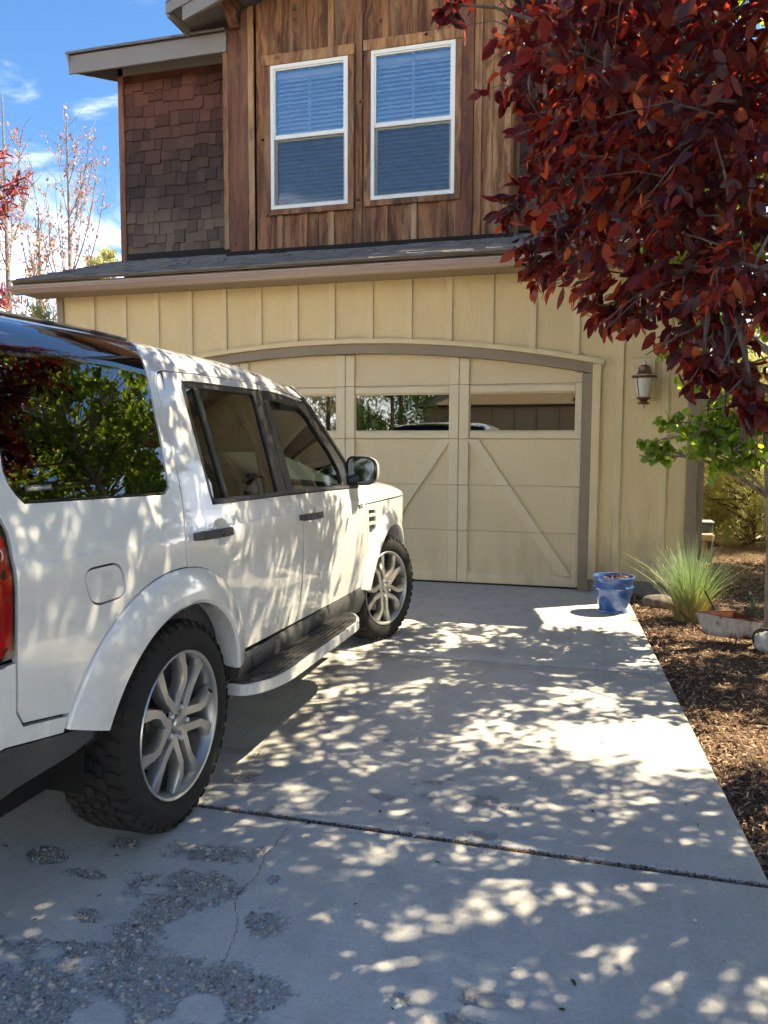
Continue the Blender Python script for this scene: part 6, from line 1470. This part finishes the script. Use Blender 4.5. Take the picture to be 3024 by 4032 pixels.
# ================================================================== rocks
def rock(name, loc, r, seed, mat, label):
    mb = MB().sphere((0, 0, 0), r, 20, 14); mb.v = [tuple(Vector(p) * (1 + .16 * mnoise.noise(Vector(p) * 7 + Vector((seed, 0, 0))) + .05 * mnoise.noise(Vector(p) * 25))) for p in mb.v]; o = mb.obj(name, mat, None, True, 80, loc); return tag(o, label, 'rock')
m = NT('river_stone'); v = m.coord('Object'); a = m.noise(v, 11, 6, .6); m.bsdf(m.mix(m.ramp(a, .35, .65), (.10, .085, .07), (.27, .23, .185)), .75, .3, bump=a, bstr=.3, bdist=.01); M_stone = m.mat
g = gp(2590, 2395); rock('rock', (g.x + .02, g.y + .08, .035), (.15, .085, .075), 3, M_stone, 'brown rounded rock between the blue pot and the grass clump')
m = NT('pale_stone'); v = m.coord('Object'); a = m.noise(v, 14, 6, .6); m.bsdf(m.mix(m.ramp(a, .35, .65), (.36, .37, .36), (.56, .56, .53)), .8, .3, bump=a, bstr=.4, bdist=.01); M_pale = m.mat
g = gp(3015, 2555); rock('rock', (g.x + .02, g.y, .05), (.10, .09, .085), 8, M_pale, 'pale grey rock at the right edge beside the rusty planter'); g = gp(3020, 2490); rock('rock', (g.x + .06, g.y + .16, .02), (.07, .06, .05), 12, M_pale, 'small pale rock behind the larger grey one at right edge')
# ================================================================== rusty wheelbarrow planter
g = gp(2868, 2535); wb = thing('barrow_planter', 'small rusty tin wheelbarrow planter lying on the mulch in front of the grass', 'planter', (g.x, g.y + .02, .045), R(-4))
m = NT('rusty_tin'); v = m.coord('Object'); z = m.n('SeparateXYZ', {'Vector': v}).outputs['Z']; a = m.noise(v, 13, 6, .7); b = m.noise(m.n('Mapping', {'Vector': v, 'Scale': (40, 40, 5)}).outputs[0], 1.0, 4)
ru = m.math('ADD', m.ramp(a, .52, .70), m.ramp(z, .05, .0, 0, .55), clamp=True); c = m.mix(m.ramp(b, .3, .7), (.40, .38, .34), (.56, .53, .48)); c = m.mix(ru, c, m.mix(b, (.10, .035, .015), (.26, .11, .04))); m.bsdf(c, .7, .3, bump=a, bstr=.3, bdist=.004); M_tin = m.mat
M_rust = plain('rust', (.14, .05, .025), .8, .2, var=.5, scale=24, bstr=.4); M_iron = plain('dark_iron', (.022, .017, .015), .6, .4, .3)
top = [(-.225, .03), (.06, -.10), (.215, -.045), (.205, -.02), (.045, .17)]; bot = [(-.16, .03), (.06, -.055), (.165, -.02), (.16, .0), (.04, .10)]
H_ = [.165, .155, .135, .136, .16]; n = 5; mb = MB(); mb.v = [(x, y, z) for (x, y), z in zip(top, H_)] + [(x, y, 0) for x, y in bot]; mb.f = [(i, i + n, (i + 1) % n + n, (i + 1) % n) for i in range(n)]; mb.obj('tub', M_tin, wb, fixn=False)
mb = MB(); sc = .90; sx_ = lambda x: .05 + (x - .05) * sc; sy_ = lambda y: .02 + (y - .02) * sc; mb.v = [(sx_(x), sy_(y), z - .002) for (x, y), z in zip(top, H_)] + [(sx_(x), sy_(y), .004) for x, y in bot]; mb.f = [((i + 1) % n, (i + 1) % n + n, i + n, i) for i in range(n)] + [tuple(range(n, 2 * n))]; mb.obj('tub_lining', M_rust, wb)
mb = MB(); mb.tube([(x, y, z) for (x, y), z in zip(top, H_)] + [(top[0][0], top[0][1], H_[0])], .004, 6, False); mb.obj('rim', M_rust, wb, True)
MB().tube([(-.06, .10, .12), (-.16, .16, .30)], .0055, 6).obj('handle', M_iron, wb, True); MB().tube([(-.16, -.02, .02), (-.34, -.06, .18)], .0055, 6).obj('handle', M_iron, wb, True)
tor = [(.215 + .065 * math.cos(2 * math.pi * k / 24), -.075 + .02 * math.cos(2 * math.pi * k / 24), .03 + .065 * math.sin(2 * math.pi * k / 24)) for k in range(25)]
wh = MB().tube(tor, .007, 6, False)
for k in range(4): a = math.pi * k / 4; wh.tube([(.215 + .065 * math.cos(a), -.075 + .02 * math.cos(a), .03 + .065 * math.sin(a)), (.215 - .065 * math.cos(a), -.075 - .02 * math.cos(a), .03 - .065 * math.sin(a))], .003, 5)
wh.obj('wheel', M_iron, wb, True); mb = MB(); mb.tube([(.10, -.05, .015), (.16, -.07, .02), (.215, -.075, .03)], .005, 6); mb.tube([(.05, -.06, .01), (.04, -.07, -.05)], .006, 6); mb.obj('frame', M_iron, wb, True)
# ================================================================== sage plants at the right edge
M_sage = m_leaf('sage_leaf', [(0, (.12, .17, .10)), (.6, (.20, .26, .17)), (1, (.30, .34, .24))], [(0, (.2, .28, .14)), (.6, (.3, .38, .22)), (1, (.4, .45, .3))], spec=.2, rough=.7, mixf=.3)
for k, (px, py, h, lab) in enumerate([(2985, 2440, .26, 'pale green leafy stalk at the right edge behind the rusty planter'), (2950, 2430, .18, 'smaller pale green stalk beside the grass clump'), (3030, 2420, .30, 'tallest pale green stalk cut by the right edge')]):
    r_ = np.random.RandomState(200 + k); g = gp(px, py); t = thing('sage_plant', lab, 'plant', (g.x, g.y, -.03), group='sage stalks'); mb = MB(); P, D = [], []
    for q in range(3):
        lx, ly = r_.normal(0, .03, 2); mb.tube([(lx * .3, ly * .3, 0), (lx, ly, h * .6), (lx * 1.5, ly * 1.5, h)], [.004, .003, .002], 5)
        for j in range(16): u = .2 + .8 * j / 16; P.append((lx * u * 1.4, ly * u * 1.4, h * u)); a = r_.uniform(0, 6.28); D.append((math.cos(a), math.sin(a), .35))
    mb.obj('stem', M_sage, t, True); P = np.array(P); L = r_.uniform(.02, .045, len(P)); leaf_mesh('leaves', P, np.array(D), L, L * .5, leaf_tpl(LEAF_LONG), M_sage, t, r_)
# ================================================================== utility box past the house corner
ub = thing('utility_box', 'grey green utility box with a tan cover behind the right house corner', 'utility box', (1.47, 2.6, -.05))
M_ub = plain('utility_green', (.10, .125, .11), .5, .4, var=.2, scale=9); M_ut = plain('utility_tan', (.45, .36, .23), .55, .4, var=.15, scale=9)
MB().bbox(-.10, .12, -.02, .22, 0, .52, .015).obj('cabinet', M_ub, ub); MB().bbox(-.12, .135, -.035, .235, .52, .545, .010).obj('lid', plain('utility_lid', (.30, .33, .32), .45, .4), ub); MB().bbox(-.12, .12, -.12, -.022, .30, .40, .018).obj('tan_cover', M_ut, ub); MB().bbox(-.12, .05, -.11, -.022, .12, .298, .015).obj('tan_box', plain('utility_brown', (.27, .19, .11), .6, .3), ub)
